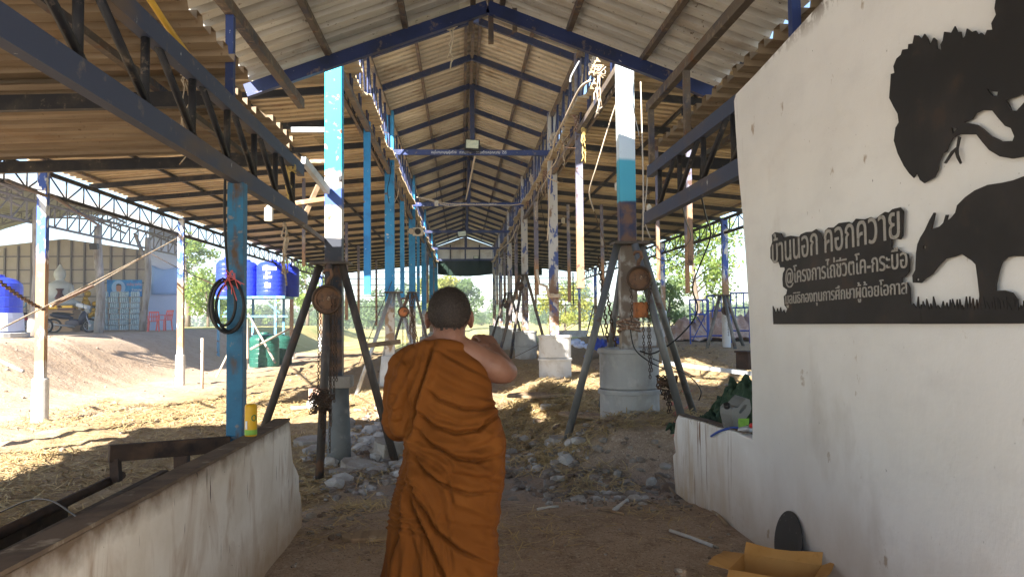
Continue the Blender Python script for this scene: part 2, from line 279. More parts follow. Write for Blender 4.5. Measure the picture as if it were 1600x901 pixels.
def groundmat():
    m = bpy.data.materials.new('bare earth'); m.use_nodes = True; t = m.node_tree; L = t.links; b = t.nodes['Principled BSDF']
    b.inputs['Roughness'].default_value = .95; b.inputs['Specular IOR Level'].default_value = .1
    geo = t.nodes.new('ShaderNodeNewGeometry'); sp = t.nodes.new('ShaderNodeSeparateXYZ'); L.new(geo.outputs['Position'], sp.inputs[0])
    def noise(sc, det=6, st=(1, 1, 1), rg=.6):
        mp = t.nodes.new('ShaderNodeMapping'); mp.inputs['Scale'].default_value = st; L.new(geo.outputs['Position'], mp.inputs[0])
        n = t.nodes.new('ShaderNodeTexNoise'); n.inputs['Scale'].default_value = sc; n.inputs['Detail'].default_value = det; n.inputs['Roughness'].default_value = rg
        L.new(mp.outputs[0], n.inputs['Vector']); return n.outputs['Fac']
    def mr(x, a, bb, c=0, d=1):
        r = t.nodes.new('ShaderNodeMapRange'); L.new(x, r.inputs[0]); r.inputs[1].default_value = a; r.inputs[2].default_value = bb; r.inputs[3].default_value = c; r.inputs[4].default_value = d; return r.outputs[0]
    def op(o, x, y):
        n = t.nodes.new('ShaderNodeMath'); n.operation = o; n.use_clamp = False
        for i, q in ((0, x), (1, y)):
            if isinstance(q, (int, float)): n.inputs[i].default_value = q
            else: L.new(q, n.inputs[i])
        return n.outputs[0]
    def mix(f, a, c):
        n = t.nodes.new('ShaderNodeMix'); n.data_type = 'RGBA'
        L.new(f, n.inputs[0])
        if isinstance(a, tuple): n.inputs[6].default_value = (*a, 1)
        else: L.new(a, n.inputs[6])
        if isinstance(c, tuple): n.inputs[7].default_value = (*c, 1)
        else: L.new(c, n.inputs[7])
        return n.outputs[2]
    n1 = noise(.8); n2 = noise(5); n3 = noise(28)
    soil = mix(mr(n1, .35, .68), (.32, .235, .17), (.42, .32, .24))
    soil = mix(mr(n2, .48, .72), soil, (.20, .14, .10)); soil = mix(mr(n3, .52, .66), soil, (.44, .36, .28)); soil = mix(mr(noise(70, 4), .56, .66), soil, (.12, .08, .055))
    straw = mix(mr(noise(9, st=(1, 2, 1)), .38, .66), (.24, .165, .09), (.40, .29, .155)); straw = mix(mr(n3, .5, .7), straw, (.48, .38, .23))
    rubb = mix(mr(n2, .4, .6), (.22, .165, .12), (.31, .265, .22))
    earth = mix(mr(n1, .35, .7), (.40, .29, .20), (.46, .355, .265)); earth = mix(mr(n2, .5, .75), earth, (.31, .21, .14)); earth = mix(mr(n3, .6, .75), earth, (.42, .33, .25))
    X, Y = sp.outputs[0], sp.outputs[1]
    wx = op('ADD', X, mr(n1, 0, 1, -1.2, 1.2))
    wy = op('ADD', Y, mr(n1, 0, 1, -1.2, 1.2))
    fl = op('MULTIPLY', mr(wx, -1.3, -1.9), mr(n2, .28, .5, .35, 1))                 # straw in the left aisle
    fr = op('MULTIPLY', op('MULTIPLY', mr(wx, .6, 1.2), mr(wy, 8.6, 9.6)), mr(n2, .3, .55, .3, 1))
    c = mix(op('MULTIPLY', fl, 1), soil, straw); c = mix(fr, c, straw)
    rb = op('MULTIPLY', op('MULTIPLY', mr(wy, 7.6, 8.6), mr(wy, 15, 12)), op('MULTIPLY', mr(wx, -2.0, -1.2), mr(wx, 1.6, .9)))
    c = mix(op('MULTIPLY', rb, mr(n2, .4, .6, .2, .9)), c, rubb)
    c = mix(op('MULTIPLY', mr(wx, -6.6, -7.8), mr(n2, .25, .5, .6, 1)), c, earth)
    field = mix(mr(noise(.12), .4, .62), (.42, .34, .14), (.27, .29, .10)); field = mix(mr(noise(1.1), .5, .7), field, (.52, .44, .22))
    far = mr(Y, 45, 48); c = mix(far, c, field)
    c = mix(mr(X, 12, 14), c, field); c = mix(op('MULTIPLY', mr(X, -26, -30), 1), c, field)
    c = mix(op('MULTIPLY', mr(Y, -2.6, -3.2), mr(n2, .2, .6, 1, .8)), c, (.68, .66, .61))        # pale ground added behind the camera, unseen, to bounce sunlight inside
    L.new(c, b.inputs['Base Color'])
    bn = t.nodes.new('ShaderNodeBump'); bn.inputs['Strength'].default_value = .7; bn.inputs['Distance'].default_value = .05; L.new(noise(7, 8), bn.inputs['Height'])
    bm = t.nodes.new('ShaderNodeBump'); bm.inputs['Strength'].default_value = .6; bm.inputs['Distance'].default_value = .015; L.new(noise(45, 5), bm.inputs['Height']); L.new(bn.outputs[0], bm.inputs['Normal'])
    L.new(bm.outputs[0], b.inputs['Normal'])
    return m
M['ground'] = groundmat()
M['straw'] = mat('dry straw', (.50, .37, .18), .8, [ly((.33, .23, .10), 4, .45, .6), ly((.66, .54, .32), 9, .55, .68)], spec=.2)

# ------------------------------------------------------------------ mesh helpers
def V(*a): return Vector(a[0]) if len(a) == 1 else Vector(a)
class MB:
    def __init__(s): s.v = []; s.f = []; s.mi = []; s.cur = 0
    def add(s, vs, fs):
        o = len(s.v); s.v += [tuple(q) for q in vs]; s.f += [tuple(i+o for i in q) for q in fs]; s.mi += [s.cur]*len(fs); return s
    def box(s, c, d, rot=None):
        c = V(c); d = V(d)*.5; vs = []
        for x in (-1, 1):
            for y in (-1, 1):
                for z in (-1, 1):
                    p = V(x*d.x, y*d.y, z*d.z)
                    if rot: p = rot @ p
                    vs.append(c+p)
        return s.add(vs, [(0, 1, 3, 2), (4, 6, 7, 5), (0, 4, 5, 1), (2, 3, 7, 6), (0, 2, 6, 4), (1, 5, 7, 3)])
    def bar(s, p, q, w, h, upv=(0, 0, 1)):
        p = V(p); q = V(q); d = (q-p).normalized(); u = V(upv)
        if abs(d.dot(u)) > .98: u = V(0, 1, 0)
        sd = d.cross(u).normalized()*w/2; uu = sd.cross(d).normalized()*h/2
        vs = [p-sd-uu, p+sd-uu, p+sd+uu, p-sd+uu, q-sd-uu, q+sd-uu, q+sd+uu, q-sd+uu]
        return s.add(vs, [(0, 3, 2, 1), (4, 5, 6, 7), (0, 1, 5, 4), (1, 2, 6, 5), (2, 3, 7, 6), (3, 0, 4, 7)])
    def tube(s, pts, r, n=8, closed=False, caps=True):
        pts = [V(p) for p in pts]; N = len(pts)
        rr = r if isinstance(r, (list, tuple)) else [r]*N
        ref = V(0, 0, 1); rings = []; prev = None
        for i, p in enumerate(pts):
            a = pts[i-1] if i > 0 or closed else p; c = pts[(i+1) % N] if i < N-1 or closed else p
            d = (c-a).normalized() if (c-a).length > 1e-9 else V(0, 0, 1)
            if prev is None:
                u = d.cross(ref)
                if u.length < .05: u = d.cross(V(0, 1, 0))
                u.normalize()
            else:
                u = prev - d*prev.dot(d)
                u = u.normalized() if u.length > 1e-6 else d.orthogonal().normalized()
            prev = u; v2 = d.cross(u)
            rings.append([p + (u*math.cos(6.28319*k/n)+v2*math.sin(6.28319*k/n))*rr[i] for k in range(n)])
        fs = []
        for i in range(N if closed else N-1):
            j = (i+1) % N
            for k in range(n):
                fs.append((i*n+k, i*n+(k+1) % n, j*n+(k+1) % n, j*n+k))
        if caps and not closed: fs += [tuple(range(n))[::-1], tuple(range((N-1)*n, N*n))]
        return s.add([q for rg in rings for q in rg], fs)
    def lathe(s, prof, n=24, c=(0, 0, 0), ax=None):
        c = V(c); vs = []; q = V(0, 0, 1).rotation_difference(V(ax)) if ax else None
        for (r, z) in prof:
            for k in range(n):
                a = 6.28319*k/n; p = V(r*math.cos(a), r*math.sin(a), z)
                vs.append(c+(q @ p if q else p))
        fs = []
        for i in range(len(prof)-1):
            for k in range(n): fs.append((i*n+k, i*n+(k+1) % n, (i+1)*n+(k+1) % n, (i+1)*n+k))
        fs += [tuple(range(n))[::-1], tuple(range((len(prof)-1)*n, len(prof)*n))]
        return s.add(vs, fs)
    def ball(s, c, r, n=12, m=8, rot=None):
        r = V(r) if hasattr(r, '__len__') else V(r, r, r); c = V(c); vs = []; fs = []
        for i in range(m+1):
            ph = math.pi*i/m
            for k in range(n):
                a = 6.28319*k/n; p = V(r.x*math.sin(ph)*math.cos(a), r.y*math.sin(ph)*math.sin(a), r.z*math.cos(ph))
                vs.append(c+(rot @ p if rot else p))
        for i in range(m):
            for k in range(n): fs.append((i*n+k, (i+1)*n+k, (i+1)*n+(k+1) % n, i*n+(k+1) % n))
        return s.add(vs, fs)
    def prism(s, poly, fn, t0, t1):
        """poly: 2D points; fn(a,b,t)->3D"""
        n = len(poly); vs = [fn(a, b, t0) for a, b in poly]+[fn(a, b, t1) for a, b in poly]
        fs = [tuple(range(n)), tuple(range(2*n-1, n-1, -1))]+[(i, n+i, n+(i+1) % n, (i+1) % n) for i in range(n)]
        return s.add(vs, fs)
    def build(s, name, m, parent=None, smooth=False, bevel=0, label=None, kind=None):
        me = bpy.data.meshes.new(name); me.from_pydata(s.v, [], s.f)
        ms = m if isinstance(m, (list, tuple)) else [m]
        for q in ms: me.materials.append(q)
        if len(ms) > 1: me.polygons.foreach_set('material_index', s.mi)
        if smooth: me.polygons.foreach_set('use_smooth', [True]*len(me.polygons))
        me.update()
        o = bpy.data.objects.new(name, me); COL.objects.link(o)
        if parent is not None: adopt(o, parent)
        if bevel:
            b = o.modifiers.new('edge', 'BEVEL'); b.width = bevel; b.segments = 2; b.limit_method = 'ANGLE'; b.angle_limit = R(40)
        if label: o['label'] = label
        if kind: o['kind'] = kind
        return o

def wloc(o):
    p = V(o.location)
    while o.parent is not None: o = o.parent; p = p + V(o.location)
    return p
def adopt(o, parent):               # the mesh is written in world coordinates: shift it into its thing's frame
    o.parent = parent
    p = wloc(parent)
    if o.type == 'MESH' and p.length > 0: o.data.transform(Matrix.Translation(-p))
def thing(name, label, cat, loc=(0, 0, 0), group=None):
    o = bpy.data.objects.new(name, None); COL.objects.link(o); o.location = loc; o.empty_display_size = .1
    return tag(o, label, cat, group)
def tag(o, label, cat, group=None, kind='thing'):
    o['label'] = label; o['category'] = cat; o['kind'] = kind
    if group: o['group'] = group
    return o
def struct(o): o['kind'] = 'structure'; return o
def dup(root, loc, label=None, rz=None, group=None, sc=None):
    def cp(o, par):
        c = o.copy(); COL.objects.link(c)
        if par is not None: c.parent = par
        for ch in kids.get(o.name, ()): cp(ch, c)
        return c
    kids = {}
    for o in COL.objects:
        if o.parent is not None: kids.setdefault(o.parent.name, []).append(o)
    c = cp(root, None); c.location = loc
    if rz is not None: c.rotation_euler = (0, 0, rz)
    if sc: c.scale = sc if hasattr(sc, '__len__') else (sc, sc, sc)
    if label: c['label'] = label
    if group: c['group'] = group
    return c

def flat(splines, name, m, fn, t, parent=None, label=None, text=None):
    """outline polygons with holes -> a plate of thickness t; fn(a,b,c)->3D.  text: body string instead"""
    if text is not None:
        c = bpy.data.curves.new(name, 'FONT'); c.body = text; c.size = 1
    else:
        c = bpy.data.curves.new(name, 'CURVE'); c.dimensions = '2D'; c.fill_mode = 'BOTH'
        for sp in splines:
            q = c.splines.new('POLY'); q.points.add(len(sp)-1); q.use_cyclic_u = True
            for i, (a, b) in enumerate(sp): q.points[i].co = (a, b, 0, 1)
        c.extrude = t/2
    if text is not None: c.extrude = .02
    o = bpy.data.objects.new(name, c); COL.objects.link(o)
    bpy.context.view_layer.update()
    dg = bpy.context.evaluated_depsgraph_get()
    me = bpy.data.meshes.new_from_object(o.evaluated_get(dg)); bpy.data.objects.remove(o)
    co = np.empty(len(me.vertices)*3); me.vertices.foreach_get('co', co); co = co.reshape(-1, 3)
    mb = MB()
    if text is not None:
        lo, hi = co[:, :2].min(0), co[:, :2].max(0)
        co[:, :2] = (co[:, :2]-lo)/(hi-lo); co[:, 2] = co[:, 2]/.04*t
    mb.v = [tuple(fn(*q)) for q in co]; mb.f = [tuple(p.vertices) for p in me.polygons]; mb.mi = [0]*len(mb.f)
    bpy.data.meshes.remove(me)
    return mb.build(name, m, parent, label=label)

def sheet(mb, r0, u, v, pitch=.2, dep=.028, nu=3, jag=0):
    """trapezoid ribbed sheet: r0 corner, u along the ribs, v across them"""
    r0, u, v = V(r0), V(u), V(v); nrm = u.cross(v).normalized()
    if nrm.z < 0: nrm = -nrm
    n = max(1, int(round(v.length/pitch))); prof = []
    for i in range(n):
        for (a, h) in ((0, 0), (.52, 0), (.57, 1), (.94, 1)): prof.append(((i+a)/n, h*dep))
    prof.append((1, 0)); vs = []
    for j in range(nu+1):
        for k, (a, h) in enumerate(prof):
            e = 0
            if jag and j == 0: e = jag*(random.Random(k//4//4).random()-.5)/u.length
            vs.append(r0+u*(j/nu+e)+v*a+nrm*h)
    m = len(prof)
    return mb.add(vs, [(j*m+k, j*m+k+1, (j+1)*m+k+1, (j+1)*m+k) for j in range(nu) for k in range(m-1)])

# ------------------------------------------------------------------ ground: one sheet to the horizon
def axis(segs):
    out = []
    for a, b, st in segs: out += list(np.arange(a, b-1e-6, st))
    return np.array(out+[segs[-1][1]])
xs = axis([(-3000, -300, 450), (-300, -60, 30), (-60, -14, 1.5), (-14, -8, .3), (-8, 5, .09), (5, 10, .25), (10, 40, 2), (40, 300, 26), (300, 3000, 450)])
ys = axis([(-60, -10, 10), (-10, 2, .6), (2, 5, .15), (5, 14, .09), (14, 26, .2), (26, 46, .6), (46, 100, 3), (100, 400, 30), (400, 4000, 600)])
XX, YY = np.meshgrid(xs, ys); ZZ = gzf(XX, YY)
fine = (XX > -9) & (XX < 6) & (YY > 4) & (YY < 18)
ZZ = ZZ + fine*rng.normal(0, .012, XX.shape)*sst((YY-5)/3)
me = bpy.data.meshes.new('ground'); nx, ny = len(xs), len(ys)
I = np.arange(nx*ny).reshape(ny, nx)
F = np.stack([I[:-1, :-1], I[:-1, 1:], I[1:, 1:], I[1:, :-1]], -1).reshape(-1, 4)
me.from_pydata(np.stack([XX, YY, ZZ], -1).reshape(-1, 3).tolist(), [], F.tolist()); me.materials.append(M['ground'])
me.polygons.foreach_set('use_smooth', [True]*len(me.polygons))
ground = bpy.data.objects.new('ground', me); COL.objects.link(ground); struct(ground)

# ------------------------------------------------------------------ the cattle barn (nave, two aisles)
XL, XR, XC = -1.46, 1.92, .23
OL, OR = -7.1, 6.95
OLX = {12.7: -6.86, 8.9: -6.86, 19.2: -7.02, 25.3: -7.2}
Y0, Y1 = 8.3, 44.0
barn = thing('cattle_barn', 'long open steel cattle barn with dusty roof sheets and propped blue posts', 'barn', (XC, 8.3, 0))
def part(name, m, parent, fn, **k):
    mb = MB(); fn(mb); return mb.build(name, m, parent, **k)
# posts
main_y = [8.4, 15.4, 22.4, 29.4, 36.4, 43.4]
for i, y in enumerate(main_y):
    pa, pb = (V(-1.41, y, 0), V(1.90, y, 0)) if i == 0 else (V(XL, y, 0), V(XR, y, 0))
    part('post', M['post_a'] if i == 0 else M['blue'], barn, lambda b: b.box((pa.x, y, (.86+5.9)/2), (.19, .15, 5.04)), bevel=.008, label='cyan post with peeling paint and a dark lower end' if i == 0 else None)
    part('post', M['post_b'] if i == 0 else M['chipped'], barn, lambda b: b.box((pb.x, y, (1.2+5.9)/2), (.19, .15, 4.7)), bevel=.008, label='post painted white above and cyan below' if i == 0 else None)
for i, y in enumerate([11.9, 18.9, 25.9, 32.9, 39.9]):
    zl, zr = (2.0, 2.08) if i == 0 else (2.0+.1*i, 2.15+.05*i)
    part('cut_post', M['blue'] if i < 3 else M['cutpost'], barn, lambda b: b.box((XL-.02, y, (zl+4.75)/2), (.105, .09, 4.75-zl)), label='blue post sawn off above the ground')
    part('cut_post', M['cutpost'], barn, lambda b: b.box((XR, y, (zr+5.9)/2), (.11, .09, 5.9-zr)), label='rusty post sawn off above the ground')
for (x, y, zb, wd) in [(2.92, 9.3, 2.25, .055), (3.2, 11.9, 2.2, .05), (4.76, 15.4, 2.1, .075), (3.62, 18.9, 2.3, .07), (3.8, 25.9, 2.2, .08), (5.0, 25.9, 2.5, .07), (2.75, 18.9, 2.0, .07), (3.3, 32.9, 2.2, .08), (-4.0, 29.4, 1.3, .09), (-3.4, 22.4, 1.6, .08), (-4.1, 36.4, 1.3, .09), (-3.2, 15.4, 2.7, .06)]:
    part('cut_post', M['cutpost'], barn, lambda b: b.box((x, y, (zb+4.5)/2), (wd, wd, 4.5-zb)))
for y in (8.9, 12.7, 19.2, 25.3, 31.8, 38.3, 43.6):
    part('post', M['outer'], barn, lambda b: b.box((OLX.get(y, OL), y, (.3+4.2)/2), (.15, .11, 3.9)), bevel=.006)
    zb = .3 if y != 19.2 else 1.0
    part('post', M['outer'], barn, lambda b: b.box((OR, y, (zb+4.2)/2), (.15, .11, 4.2-zb)), bevel=.006)
# nave roof
RZ, EZ = 6.47, 5.86
sl_ = (RZ-EZ)/((XR-XL)/2)
for sgn in (-1, 1):
    xe = XC+sgn*((XR-XL)/2+.38); ze = RZ-sl_*abs(xe-XC)
    part('roof_sheet', M['sheet_nave'], barn, lambda b: sheet(b, (XC+sgn*.0, Y0, RZ+.13), (xe-XC, 0, ze-RZ), (0, Y1-Y0, 0), .21, .042, 4))
    for d in (.12, .95, 1.72):
        part('purlin', M['steel'], barn, lambda b: b.bar((XC+sgn*d, Y0+.05, RZ-sl_*d+.09), (XC+sgn*d, Y1-.05, RZ-sl_*d+.09), .05, .07))
ry = [8.5, 10.2, 12.0, 13.75]+list(np.arange(15.45, 44, 1.75))
for y in ry:
    for sgn in (-1, 1):
        xe = XC+sgn*((XR-XL)/2+.25)
        part('rafter', M['navy'], barn, lambda b: b.bar((XC+sgn*.02, y, RZ), (xe, y, RZ-sl_*abs(xe-XC)), .06, .105))
# trusses on the two nave lines
def girder(name, X, ya, yb, z0, z1, step, mc, mw, parent, w=.07, rw=.022, style='N', zu=None):
    g = part(name, mc, parent, lambda b: (b.bar((X, ya, z0), (X, yb, z0), w, w*1.1), b.bar((X, ya, z1), (X, yb, z1), w, w*1.1)))
    mb = MB(); n = max(1, int(round((yb-ya)/step))); st = (yb-ya)/n
    for i in range(n+1):
        y = ya+i*st
        mb.tube([(X, y, z0), (X, y, z1)], rw, 6)
        if i < n: mb.tube([(X+.004, y, z1), (X+.004, y+st, z0)] if (i % 2 == 0 or style == 'N') else [(X, y, z0), (X, y+st, z1)], rw*.9, 6)
    mb.build('lattice_web', mw, g, smooth=True)
    return g
girder('truss', XL, Y0+.05, Y1, 4.62, 5.84, .88, M['steel'], M['navy'], barn, .075, .018)
girder('truss', XR, Y0+.05, Y1, 4.62, 5.84, .88, M['steel'], M['navy'], barn, .075, .018)
girder('truss', XL-.12, Y0+.3, Y1, 4.62, 4.95, .5, M['steel'], M['darkbar'], barn, .04, .014, 'W')
girder('truss', XR+.12, Y0+.3, Y1, 4.62, 4.95, .5, M['steel'], M['darkbar'], barn, .04, .014, 'W')
girder('truss', OL, 8.35, Y1, 3.80, 4.17, .62, M['darkbar'], M['darkbar'], barn, .06, .016, 'W')
girder('truss', OR, 8.35, Y1, 3.80, 4.17, .62, M['darkbar'], M['darkbar'], barn, .06, .016, 'W')
# tie beams with lettering, king posts
texts = ['อนุโมทนาบุญผู้สร้าง   ถวายทาน     ร่วมสร้างคอกควาย  ไว้ดี', 'ร่วมบุญ กองทุนผู้สร้าง ถวาย คอกควาย ไถ่ชีวิต']
for i, y in enumerate(main_y):
    if i == 0: continue
    tb = part('tie_beam', M['navy'] if i > 2 else M['navyblue'], barn, lambda b: b.bar((XL+.02, y-.09, 5.03), (XR-.02, y-.09, 5.03), .06, .11))
    if i in (1, 2):
        wd = (1.55 if i == 1 else 1.7); x0 = .12-(.72 if i == 1 else .75)
        flat(None, 'lettering', M['letter'], lambda a, b, c: V(x0+a*wd, y-.123-c, 4.985+b*.085), .004, tb, text=texts[i-1])
    part('king_post', M['navy'], barn, lambda b: b.box((XC+.02, y-.085, (5.09+RZ)/2), (.09, .05, RZ-5.09)))
part('king_post', M['navy'], barn, lambda b: b.box((XC, 10.2, RZ-.4), (.08, .05, .75)))
part('ridge_beam', M['steel'], barn, lambda b: b.bar((XC, Y0+.05, RZ+.02), (XC, Y1, RZ+.02), .055, .08))
# aisles: rafters run outward, purlins along, ribs outward
for sgn, xi, xo in ((-1, XL+.12, OL-.25), (1, XR-.12, OR+.25)):
    zi, zo = 4.88, 4.36; s = (zo-zi)/(xo-xi)
    part('roof_sheet', M['sheet_aisle'], barn, lambda b: sheet(b, (xi, Y0-.05, zi), (xo-xi, 0, zo-zi), (0, Y1-Y0, 0), .22, .06, 5, jag=.14))
    for k in range(5):
        x = xi+(xo-xi)*(.06+.22*k); z = zi+s*(x-xi)-.035
        part('purlin', M['darkbar'] if k % 2 else M['steel'], barn, lambda b: b.bar((x, Y0, z), (x, Y1, z), .045, .05))
    for y in list(np.arange(8.55, 44, 1.62)):
        xa, xb = xi-sgn*.0+sgn*.13, xo-sgn*.1
        part('rafter', M['darkbar'], barn, lambda b: b.bar((xa, y, zi+s*(xa-xi)-.115), (xb, y, zi+s*(xb-xi)-.115), .05, .10))
def cap(b, x, ya, yb, z, w_, d_):
    for sg in (-1, 1): b.bar((x+sg*w_*.5, ya, z-d_*.5), (x+sg*w_*.5, yb, z-d_*.5), w_*1.04, .006, (sg*d_/w_, 0, 1))
part('ridge_cap', M['sheet_nave'], barn, lambda b: cap(b, XC, Y0, Y1, RZ+.215, .2, .075))
# far gable, awning and end rails
gb = part('gable_panel', M['sheet_near'], barn, lambda b: b.prism([(XL+.02, 4.97), (XR-.02, 4.97), (XR-.02, EZ-.05), (XC, RZ-.08), (XL+.02, EZ-.05)], lambda a, c, t: V(a, 43.62+t, c), 0, .02))
for x in (-.62, 1.08): part('gable_bar', M['darkbar'], barn, lambda b: b.box((x, 43.58, 5.45), (.07, .05, .96)))
aw = MB()
n = 24
for (xa, xb, zt, zb, sag) in ((XL+.1, XR-.08, 5.0, 4.2, .12), (XR+.1, 4.75, 4.78, 4.12, .05)):
    q = []; f = []
    for i in range(n+1):
        t = i/n; x = xa+(xb-xa)*t
        for j in range(4):
            z = zt+(zb-sag*math.sin(t*math.pi)*1-zt)*j/3
            q.append((x, 43.5+.05*math.sin(i*1.3+j), z))
    for i in range(n):
        for j in range(3): f.append((i*4+j, i*4+4+j, i*4+5+j, i*4+1+j))
    aw.add(q, f)
    aw.add([(a, b+.03, c) for a, b, c in q], [k[::-1] for k in f])
aw.build('shade_awning', M['awning'], barn, smooth=True)
for z in (4.35, 3.98, 3.62, 3.3, 2.97, 2.66, 2.36):
    part('end_rail', M['darkbar'], barn, lambda b: b.tube([(XR+.1, 43.7, z), (OR, 43.7, z)], .022, 6))
    part('end_rail', M['darkbar'], barn, lambda b: b.tube([(XL-.1, 43.7, z), (OL, 43.7, z)], .022, 6))
for x, zb in ((3.85, 2.0), (6.6, 2.4)): part('end_rail', M['darkbar'], barn, lambda b: b.box((x, 43.66, (zb+4.3)/2), (.07, .05, 4.3-zb)))

# ------------------------------------------------------------------ entrance porch in front, cut free of the barn
PY = 7.05
porch = thing('entrance_porch', 'low gabled steel porch roof over the entrance with pale ribbed sheets and side lean-tos', 'porch', (.25, 7, 0))
pL, pR, pz, pe = -1.49, 1.83, 4.56, .37
PXC = .27
for sgn, xe in ((-1, -1.98), (1, 2.52)):
    ze = pz-pe*abs(xe-PXC)
    part('roof_sheet', M['sheet_near'], porch, lambda b: sheet(b, (PXC, -3.3, pz+.13), (xe-PXC, 0, ze-pz), (0, PY+.17+3.3, 0), .235, .08, 4))
    for d in (.14, .78, 1.5):
        part('purlin', M['steel'], porch, lambda b: b.bar((PXC+sgn*d, -3.3, pz-pe*d+.09), (PXC+sgn*d, PY+.02, pz-pe*d+.09), .05, .06))
    for y in (-3.1, 0.2, 3.4, PY-.06):
        part('rafter', M['navyblue'] if y < 7 else M['navy'], porch, lambda b: b.bar((PXC, y, pz), (xe, y, ze), .06, .12))
part('ridge_cap', M['sheet_near'], porch, lambda b: cap(b, PXC, -3.3, PY+.15, pz+.225, .2, .075))
part('king_post', M['steel'], porch, lambda b: b.box((PXC+.03, PY-.02, pz-.12), (.05, .05, .42)))
part('gable_stub', M['steel'], porch, lambda b: b.box((PXC+.26, PY-.02, pz-.1), (.045, .05, .22)))
part('gable_stub', M['steel'], porch, lambda b: b.box((PXC-.16, PY-.02, pz-.12), (.045, .05, .22)))
for X in (pL, pR):
    sgn = -1 if X < 0 else 1
    g = part('eave_beam', M['steel'], porch, lambda b: b.bar((X, -3.3, 3.63), (X, PY, 3.63), .06, .085))
    for y in ((1.6, 3.4, 4.9) if X < 0 else (2.0, 3.9, 5.85, 6.98)):
        part('eave_strut', M['navyblue'] if y < 5.3 else M['steel'], porch, lambda b: b.box((X, y, 3.32), (.05, .05, .56)))
    g = part('girder', M['chord'], porch, lambda b: (b.bar((X, -3.3, 2.57), (X, PY+.15, 2.57), .06, .115), b.bar((X, -3.3, 3.0), (X, PY, 3.0), .06, .105)))
    mb = MB()
    for k in range(15):
        y = PY-.35-k*.62
        mb.tube([(X, y, 2.62), (X, y, 2.96)], .022, 8); mb.tube([(X, y+.05, 2.62), (X+.004, y-.50, 2.97)], .021, 8)
    mb.build('lattice_web', M['darkbar'], g, smooth=True)
    part('post', M['teal'], porch, lambda b: b.box((X, 5.07 if X < 0 else 4.0, (2.52+(-.0 if X < 0 else 2.4))/2), (.105, .10, 2.52-(0 if X < 0 else 2.4))), bevel=.005)
    if X < 0: part('post', M['teal'], porch, lambda b: b.box((X, -2.4, 1.26), (.105, .1, 2.52)))
    # lean-to
    xo = X+sgn*5.85
    if X < 0:
        part('roof_sheet', M['sheet_lean'], porch, lambda b: sheet(b, (X+.03, -3.3, 3.27), (xo-X, 0, -.22), (0, 8.5, 0), .23, .058, 4, jag=.03))
        part('roof_sheet', M['sheet_lean'], porch, lambda b: sheet(b, (X-.05, 5.0, 3.20), (xo-X, 0, -.22), (0, 2.1, 0), .23, .058, 4, jag=.10))
    else:
        part('roof_sheet', M['sheet_lean'], porch, lambda b: sheet(b, (X+.05, -3.3, 3.24), (xo-X, 0, -.20), (0, 10.3, 0), .23, .058, 4, jag=.08))
    for y in (-3.1, -.6, 1.3, 3.1, 5.0, 6.9):
        part('rafter', M['darkbar'], porch, lambda b: b.bar((X-sgn*.0+sgn*.05, y, 3.07), (xo, y, 2.88), .055, .10))
    for k in range(4):
        x = X+sgn*(.5+1.5*k); part('purlin', M['wood'] if k % 2 else M['steel'], porch, lambda b: b.bar((x, -3.3, 3.155-.035*(abs(x-X))), (x, 5.0 if k % 2 else 7, 3.155-.035*abs(x-X)), .045, .045))
    for y in (-2.3, 1.0, 6.9):
        part('post', M['outer'], porch, lambda b: b.box((xo+(.3 if X < 0 else -.3), y, 1.42), (.1, .1, 2.84)))
# conduit pipes lying on the girders
mb = MB(); mb.tube([atx(228, -10, pL-.06), atx(262, 42, pL-.06), atx(300, 95, pL-.06), atx(350, 166, pL-.06)], .017, 8); mb.build('conduit', mat('yellow conduit', (.55, .33, .05), .5), porch, smooth=True, label='yellowish conduit pipe clipped along the upper beam')
for dx in (0, .10):
    mb = MB(); mb.tube([(pR+.11+dx, 6.45-.5*dx, 3.10), (pR+.13+dx, 4.0, 3.13), (pR+.15+dx, 1, 3.14)], .02, 8); mb.build('conduit', M['wire_pale'], porch, smooth=True)

# ------------------------------------------------------------------ walls either side of the entrance
WX = 2.05
ww = thing('white_wall', 'tall white plastered entrance wall with a sloping top and a broken low end', 'wall', (WX, 3, 0))
prof = [(-6, -.1), (7.15, -.1), (7.22, .25), (7.12, .30), (7.18, .42), (7.10, .60), (7.02, .665), (6.9, .665), (6.3, .70), (5.9, .71), (5.55, .735), *[(lambda q: (q.y, q.z))(atx(px, py, WX)) for px, py in ((1175, 686), (1174, 600), (1169, 480), (1164, 400), (1159, 332), (1153, 272), (1148.5, 201), (1146, 158), (1149, 147), (1180, 115), (1283, 2))], (3, 3.62), (0, 3.66), (-6, 3.66)]
mb = MB(); mb.prism(prof, lambda a, b, t: V(WX+t, a, b), 0, .09); mb.build('plaster_panel', M['wallwhite'], ww, bevel=.012)
cap = [(7.08, .62), (7.02, .672), (6.9, .672), (6.3, .707), (5.9, .717), (5.55, .742), (5.365, .742)]
mb = MB()
for (a, b), (c, d) in zip(cap[:-1], cap[1:]): mb.bar((WX+.045, a, b+.004), (WX+.045, c, d+.004), .084, .008)
mb.build('soiled_top', M['wallcap'], ww)
LX = -1.25
lw = thing('low_wall', 'low dirty white wall with a dark soiled top below the teal porch post', 'wall', (LX, 2, 0))
prof = [(-6, -.1), (5.96, -.1), (5.98, .12), (5.93, .25), (5.88, .30), (5.86, .42), (5.72, .52), (5.66, .56), (5.60, .70), (5.56, .875), (5.3, .87), (4.6, .875), (3, .90), (1, .93), (-6, .95)]
mb = MB(); mb.prism(prof, lambda a, b, t: V(LX-t, a, b), 0, .11); mb.build('plaster_panel', M['lowwall'], lw, bevel=.012)
mb = MB()
cp = [(5.555, .879), (5.3, .874), (4.6, .879), (3, .904), (1, .934), (-6, .954)]
